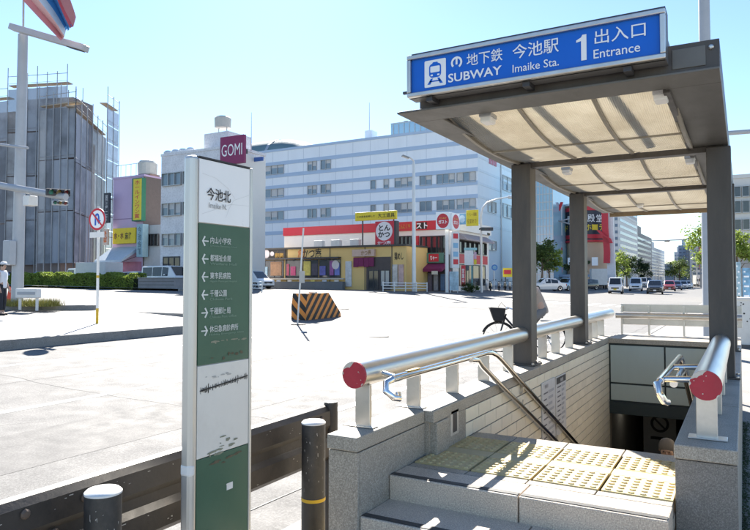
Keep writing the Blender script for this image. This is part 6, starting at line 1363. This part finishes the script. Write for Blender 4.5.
# ================================================================== AVENUE TRAFFIC
def acar(u, v, name, label, hd, kind, L_, W_, H_, paint, **k):
    q = gr(u, v); vehicle(name, label, q, hd, kind, L_, W_, H_, paint, **k); return q
AG = 'traffic on the avenue'
fac = Vector((.10,-1,0)).normalized()
acar(616,293.5,'white_van','white kei van with yellow plate heading the traffic',fac,'van',3.5,1.55,1.9,car_white,plate=plate_y,cat='van',group=AG)
acar(636,291.0,'white_minivan','white minivan behind the white kei van',fac,'minivan',4.7,1.75,1.9,car_white,group=AG)
acar(655,294.0,'black_car','black SUV in the middle of the oncoming traffic',fac,'suv',4.6,1.85,1.7,car_black,group=AG)
acar(669.5,291.0,'red_car','dark red car right behind the black SUV',fac,'suv',4.2,1.75,1.65,car_red,group=AG)
acar(676.5,290.0,'navy_car','navy car between the red and the silver cars',fac,'suv',4.3,1.75,1.6,car_navy,group=AG)
acar(683,289.0,'silver_car','silver car right of the navy car',fac,'suv',4.3,1.75,1.6,car_silver,group=AG)
acar(688,288.3,'white_car','white hatchback last in the row of oncoming cars',fac,'suv',4.2,1.75,1.6,car_white,group=AG)
acar(643,287.5,'silver_minivan','silver minivan farther back between white minivan and black SUV',fac,'minivan',4.7,1.75,1.95,car_silver,group=AG)
acar(648,286.3,'dark_car','dark minivan farthest back in the oncoming traffic',fac,'minivan',4.7,1.75,1.9,car_navy,group=AG)
acar(546,291.0,'white_car','white sedan waiting left of the light blue car',(-.8,-.6),'sedan',4.4,1.75,1.5,car_white,group=AG)
acar(567,290.6,'blue_car','light blue hatchback waiting beside the white sedan',(-.25,-.97),'suv',3.9,1.7,1.6,car_blue,group=AG)
acar(586,290.0,'dark_car','small dark car half hidden behind the second canopy post',(-.4,-.9),'suv',3.8,1.65,1.5,car_black,group=AG)
q = gr(598,289.0); box_truck('white box truck standing behind the second canopy post', q, (-.25,.97), 6.5, 2.2, 3.0, car_white, C('truck_box_white',(.70,.70,.68),.5), AG)
q = gr(700,286.5); box_truck('white box truck at the right of the oncoming cars', (q.x,q.y,q.z), (.25,-1), 7.0, 2.3, 3.1, car_white, C('truck_box_white',(.70,.70,.68),.5), AG)

# ================================================================== FAR AVENUE
def tower(name, label, u0, u1, vt, y, depth, m, floors, band_=None, cols=0, group='buildings along the far avenue', vb=284, roof=True):
    x0, x1 = px_x(u0,y), px_x(u1,y); zt = px_z((u0+u1)/2,vt,y=y); t = wthing(name, label, 'building', ((x0+x1)/2,y,0), group)
    bx('wall', m, t, x0, x1, y, y+depth, -.3, zt)
    g = band_ or glass_win
    for k in range(floors):
        z = 3+(zt-3.5)*(k+.35)/floors; h = (zt-3.5)/floors*.45
        if cols:
            for j in range(cols):
                a = x0+(x1-x0)*(j+.18)/cols; c = x0+(x1-x0)*(j+.82)/cols; bx('window', g, t, a, c, y-.06, y-.001, z, z+h)
        else: bx('window_band', g, t, x0+(x1-x0)*.06, x1-(x1-x0)*.06, y-.06, y-.001, z, z+h)
        ys0, ys1 = y+depth*.06, y+depth*.94
        bx('window_band', g, t, x1+.001, x1+.06, ys0, ys1, z, z+h)
    if roof:
        bx('parapet', m, t, x0-.05, x1+.05, y-.05, y+depth, zt+.001, zt+.5); bx('roof_house', m, t, x0+(x1-x0)*.3, x0+(x1-x0)*.65, y+depth*.3, y+depth*.6, zt+.5, zt+3)
    return t
# glass tower beside the pale building
gt = wthing('glass_tower', 'light blue glass tower left of the round black sign', 'building', (px_x(545,105),108,0)); x0, x1, zt = px_x(534,105), px_x(553.5,105), px_z(545,170,y=105)
gtm = C('tower_glass',(.30,.50,.64),.12,var=.1,scale=.3,spec=.9); bx('wall', gtm, gt, x0, x1, 105, 120, 0, zt)
for k in range(7): x = x0+(x1-x0)*k/6; bx('mullion', alu, gt, x-.05, x+.05, 104.9, 104.999, 0, zt)
for k in range(14): z = zt*(k+1)/15; bx('spandrel', alu, gt, x0, x1, 104.92, 104.998, z-.05, z+.05)
# discount store with drum-shaped black sign and red-white ribbons
DY = 112; dcx = px_x(584,DY); dr = (px_x(606,DY)-px_x(562,DY))/2
dn = wthing('discount_store', 'tan store with round black drum sign and red ribbon decoration', 'building', (dcx,DY+dr,0))
tan = C('store_tan',(.55,.40,.28),.6,var=.1,scale=.3); z_a, z_b = px_z(584,241,y=DY-dr*.2), px_z(584,206,y=DY-dr*.2)
MB().lathe([(dr*1.0,0),(dr*1.0,z_a),(dr*.2,z_a+.01)], (dcx,DY+dr,0), 36).build('drum_wall', tan, dn, smooth=True)
blk = C('drum_black',(.03,.032,.05),.4); drum = MB().lathe([(dr*.9,z_a),(dr*1.06,z_a),(dr*1.06,z_b),(dr*.3,z_b+.05)], (dcx,DY+dr,0), 36).build('drum_sign', blk, dn, smooth=True)
for v in (208.5,236.5): zz = px_z(584,v,y=DY); MB().lathe([(dr*1.065,zz-.35),(dr*1.08,zz-.3),(dr*1.08,zz+.3),(dr*1.065,zz+.35)], (dcx,DY+dr,0), 36).build('red_band', redb, dn, smooth=True)
for v in (203.5,241): zz = px_z(584,v,y=DY); MB().lathe([(dr*1.0,zz-.22),(dr*1.12,zz-.16),(dr*1.12,zz+.16),(dr*1.0,zz+.22)], (dcx,DY+dr,0), 36).build('white_red_ring', sign_white if v < 220 else redb, dn, smooth=True)
def drum_text(s, u0, u1, v, h, m, bold):
    for k, chx in enumerate(s):
        u = u0+(u1-u0)*(k+.5)/len(s); xx = px_x(u,DY); sn = max(-.97,min(.97,(xx-dcx)/(dr*1.07))); a = math.asin(sn); yy = DY+dr-math.cos(a)*dr*1.075
        lettering(drum, chx, m, (dcx+math.sin(a)*dr*1.08, yy-.02, px_z(584,v,y=DY)), (math.cos(a),math.sin(a),0), UP, h, h*.95, bold)
drum_text('驚安の殿堂', 566, 603, 218.5, 1.25, sign_white, .004); drum_text('ドン・キホーテ', 563, 604, 227.5, 1.0, C('drum_yellow',(.80,.60,.05)), .012)
for u, s in ((570,1),(572,-1)): p = at(u,221+s*3,y=DY-dr*.6); MB().tube([p, p+Vector((-1.6,-1.2,.5*s))], .12, 6).build('spot_lamp', alu, dn)
# ribbons
def ribbon(pts, wd, m, name):
    b = MB(); rows_ = [[at(u-wd/2,v,y=yy), at(u+wd/2,v,y=yy)] for u,v,yy in pts]; b.loft(rows_, closed=False); th = MB()
    rings = [[r[0],r[1],r[1]+Vector((0,.5,0)),r[0]+Vector((0,.5,0))] for r in rows_]; th.loft(rings); th.build(name, m, dn, smooth=False)
wh = C('ribbon_white',(.74,.74,.75),.5); RY = DY-2.2
ribbon([(609,208,RY+.8),(609.5,232,RY+.8),(611,262,RY+.8),(611.5,281,RY+.8)],8,wh,'ribbon'); ribbon([(604.5,210,RY),(604.8,228,RY),(606,240,RY),(606.8,252,RY),(606.5,263,RY)],6.2,redb,'ribbon'); ribbon([(598,230,RY-.7),(603,235,RY-.7),(609,238.5,RY-.7),(611,243,RY-.7)],3.4,redb,'ribbon')
ribbon([(557.5,203,RY+.8),(557.5,240,RY+.8)],8,wh,'ribbon'); ribbon([(554,202,RY),(555.5,215,RY),(555,233,RY),(556.5,245,RY)],2.8,redb,'ribbon'); ribbon([(561.5,202,RY-.7),(557.5,212,RY-.7),(554,227,RY-.7)],2.2,redb,'ribbon')
bx('annex', C('annex_dark',(.09,.10,.13),.5), dn, px_x(552,DY+4), px_x(564,DY+4), DY+4, DY+10, 0, px_z(556,207,y=DY+4))
for k in range(5): bx('signs_column', C('sign_mix_%d'%k, ((.5,.3,.4),(.55,.5,.1),(.6,.6,.6),(.5,.1,.1),(.3,.4,.5))[k], .5, var=.4, scale=1), dn, px_x(556,DY-1.5), px_x(562,DY-1.5), DY-1.5-.1*k, DY-.9, px_z(558,272-k*6.2+.4,y=DY-1.5), px_z(558,266.3-k*6.2,y=DY-1.5))
for k in range(3):
    bx('shop_window', glass_dk, dn, px_x(566+k*13,DY-1), px_x(577+k*13,DY-1), DY-1.6, DY-1.3, .5, px_z(570,277,y=DY)); bx('poster', sign_white, dn, px_x(569+k*12,DY-1), px_x(575+k*12,DY-1), DY-1.8, DY-1.65, px_z(570,266,y=DY), px_z(570,258,y=DY))
bx('canopy', C('canopy_blue_grey',(.25,.34,.45),.5), dn, px_x(550,DY-2), px_x(606,DY-2), DY-3.5, DY-1.25, px_z(570,277,y=DY-2), px_z(570,274.5,y=DY-2))
# rows of far buildings, left and right side of the avenue
wA = C('far_white',(.62,.62,.62),.6,var=.05); wB = C('far_grey',(.36,.38,.42),.6,var=.06); wC = C('far_dark',(.16,.17,.19),.6); wD = C('far_blue',(.32,.40,.50),.6); wE = C('far_tan',(.45,.40,.36),.6); wg = C('far_window',(.15,.20,.27),.2)
tower('far_building','white office block just right of the red ribbon store',607,619,214,150,30,wA,9,wg,3)
tower('far_building','pale narrow tower with red sign right of the white block',618,626,206,175,22,wB,11,wg,2)
tower('far_building','dark brown office block behind the roadside trees',621.5,634,232,185,40,wC,8,wg,3)
tower('far_building','white apartment block with balconies on the left side of the avenue',634,646.5,246,235,60,wA,9,wg,3)
tower('far_building','pale blue slab farther along the left side of the avenue',645.5,650,255,330,60,wD,8,wg,2)
tower('far_building','grey block at the far left end of the avenue',649.5,654,262,430,80,wB,6,wg,2)
tower('far_building','low wide grey building closing the end of the avenue',662,675,264,480,40,wB,3,wg,3,roof=False)
tower('far_building','slim grey tower on the right side of the avenue',674.5,680,253,300,20,wB,7,wg,2)
tower('far_building','blue-grey tower rising highest on the right side of the avenue',679,686.5,246.5,280,18,wD,9,wg,2)
tower('far_building','dark slender tower right of the blue-grey tower',686.5,692.5,243.5,265,18,wC,9,wg,2)
tower('far_building','pale building with vertical red sign at the right of the avenue',692,707,247,210,25,wA,6,wg,3)
tower('far_building','tan apartment block seen past the right canopy post',700,716,256,180,20,wE,5,wg,3)
rsb = wthing('red_vertical_sign','tall vertical red sign on the pale building at the right','sign',(px_x(701,209),209,5)); bx('board', redb, rsb, px_x(699.5,209.2), px_x(703.5,209.2), 209.2, 209.9, px_z(700,269,y=209), px_z(700,247,y=209)); lettering(rsb,'\n'.join('貸会議室'),sign_white,(px_x(701.5,209.2),209.19,px_z(700,258,y=209)),XD,UP,5.6,.9,.01)
# trees by the avenue
TG = 'street trees along the avenue'
for k, (u, v, h, cr, m_, lab) in enumerate(((541,290,6.2,(1.9,1.9,2.3),leaf_m,'dark green street tree left of the round black sign'),(549.5,289.5,5.6,(1.5,1.5,1.9),leaf_lt,'light green street tree beside the drum sign store'),(577,289,5.0,(1.6,1.6,1.6),leaf_dk,'dark low tree behind the second canopy post'),(616,288,6.5,(2.6,2.2,2.3),leaf_lt,'large light green street tree right of the ribbon store'),(627,287.5,6.6,(2.4,2.2,2.4),leaf_dk,'dark green street tree right of the large light one'),(644,286,6.6,(2.6,2.4,2.4),leaf_dk,'far dark street tree on the left side of the avenue'),(679.5,286,8.0,(3.6,3.0,3.2),leaf_m,'green street tree above the row of oncoming cars'),(674,285.4,7,(3.2,3,2.8),leaf_lt,'small far tree left of the green one above the cars'))):
    tree('street_tree', lab, gr(u,v), h, cr, m_, 2600, .17, 20+k, TG, .14)
# overhead signal arm across the avenue and far lamp posts
oq = gr(691,288.5); od = (oq-Vector((0,0,EYE))).dot(_F); oa = wthing('signal_gantry','grey signal arm reaching over the avenue','traffic light',oq); MB().tube([oq,(oq.x,oq.y,at(691,236,d=od).z)], .16, 10).build('pole', pole_m, oa); MB().tube([at(641,241,d=od),at(691,239.5,d=od)], [.09,.14], 8).build('arm', pole_m, oa); signal_head(oa, at(667,241,d=od-.3), _R, FWD, .9, pole_m)
for k, (u, v, vt) in enumerate(((659,284.5,258),(664,284.3,262),(625,286.5,258),(656,284.2,265))):
    q = gr(u,v); dq2 = (q-Vector((0,0,EYE))).dot(_F); lpz = wthing('street_lamp',('tall slim lamp post in the middle of the far avenue','shorter far lamp post right of the tall slim one','lamp post among the street trees','farthest tiny lamp post on the avenue')[k],'street lamp',q,'far lamp posts'); zt = at(u,vt,d=dq2).z
    MB().tube([q,(q.x,q.y,zt)], [.14,.08], 8).build('pole', pole_w, lpz); MB().tube([(q.x,q.y,zt),(q.x-1.4,q.y,zt+.25),(q.x-2.0,q.y,zt+.2)], [.08,.07,.12], 6).build('arm', pole_w, lpz)

# ================================================================== RIGHT SIDE
sq_ = Vector((at(709,281,d=14).x, at(709,281,d=14).y, 0)); sp2 = wthing('steel_pole','grey steel pole rising behind the canopy with a horizontal arm','pole',sq_)
MB().tube([sq_,(sq_.x,sq_.y,9.5)], [.14,.105], 16).build('pole', pole_m, sp2, smooth=True); za = at(715,133.5,d=14).z; MB().tube([(sq_.x,sq_.y,za),at(775,129.5,d=13.5)], .05, 10).build('arm', pole_m, sp2, smooth=True)
wb = wthing('white_building','white building with dark square windows at the right edge','building',(px_x(760,60),65,0)); x0, x1 = px_x(732,60), px_x(800,60); zt = px_z(742,178,y=60)
bx('wall', C('right_white',(.66,.65,.62),.6,var=.06,scale=.3), wb, x0, x1, 60, 75, 0, zt); bx('coping', C('right_white',(.66,.65,.62)), wb, x0-.05, x1+.1, 59.9, 75, zt+.001, zt+.3)
for va, vb in ((186,197),(200.5,213),(219,230)):
    for a in (735.5,744,752.5): window(wb, px_x(a,60), px_x(a+7,60), px_z(742,vb,y=60), px_z(742,va,y=60), 60, 1, glass=glass_dk)
bx('stone_base', C('right_stone',(.38,.36,.34),.8,var=.2), wb, x0-.01, x1, 59.8, 59.99, 0, px_z(742,238,y=60)); 
tree('street_tree','bright green street tree right of the canopy post', at(740,281,d=30)*1.0-Vector((0,0,at(740,281,d=30).z)), 4.1, (.75,.75,.85), leaf_lt, 2600, .07, 51, TG, .07)
tree('street_tree','small yellow-green street tree left of the right canopy post', Vector((at(703.5,281,d=42).x,at(703.5,281,d=42).y,0)), 6.6, (.9,.9,2.2), leaf_lt, 2200, .09, 52, TG, .09)
pw = wthing('low_white_wall','low white rendered wall with dark spots at the right edge','wall',(1.5,17.9,0)); x0, x1 = px_x(735.5,17.8), px_x(790,17.8); zt = px_z(742,300,y=17.8)
lwm = C('render_white',(.70,.69,.65),.8,var=.1,scale=2,dirt=.3,dirtcol=(.3,.29,.27)); bx('wall', lwm, pw, x0, x1, 17.8, 18.1, -.02, zt); bx('cap', lwm, pw, x0-.02, x1, 17.77, 18.13, zt+.001, zt+.06, .01)
rs = random.Random(8)
for k in range(7): q = Vector((px_x(rs.uniform(738,750),17.8),17.797,rs.uniform(.6,1.1))); MB().tube([q,q-Vector((0,.003,0))], rs.uniform(.012,.03), 8).build('dark_spot', dark, pw)
bx('base_course', C('base_dark',(.12,.115,.11),.8), pw, x0, x1, 17.74, 17.799, -.02, .09)
NB = [(736.5,741,262,296,(.34,.50,.70),'pale blue printed notice stand right of the white post'),(742.5,750.5,268,298,(.20,.40,.68),'blue and white notice stand at the right edge')]
for k, (u0,u1,va,vb,c_,lab) in enumerate(NB):
    q = at((u0+u1)/2,vb,y=19.2); n_ = wthing('notice_stand', lab, 'sign', (q.x,q.y,0), 'notice stands at the right edge'); x0, x1 = px_x(u0,19.2), px_x(u1,19.2); z0, z1 = px_z(742,vb,y=19.2), px_z(742,va,y=19.2)
    bx('board', C('notice_print_%d'%k, c_, .5, var=.6, scale=7), n_, x0, x1, 19.2, 19.25, z0, z1, .01)
    for j in range(6): bx('print_line', sign_white, n_, x0+.03, x1-.03-(.08 if j%2 else 0), 19.188, 19.199, z0+(z1-z0)*(j+.25)/6.2, z0+(z1-z0)*(j+.6)/6.2)
    for f in (.1,.9): bx('leg', alu, n_, x0+(x1-x0)*f-.015, x0+(x1-x0)*f+.015, 19.25, 19.28, -.02, z1)
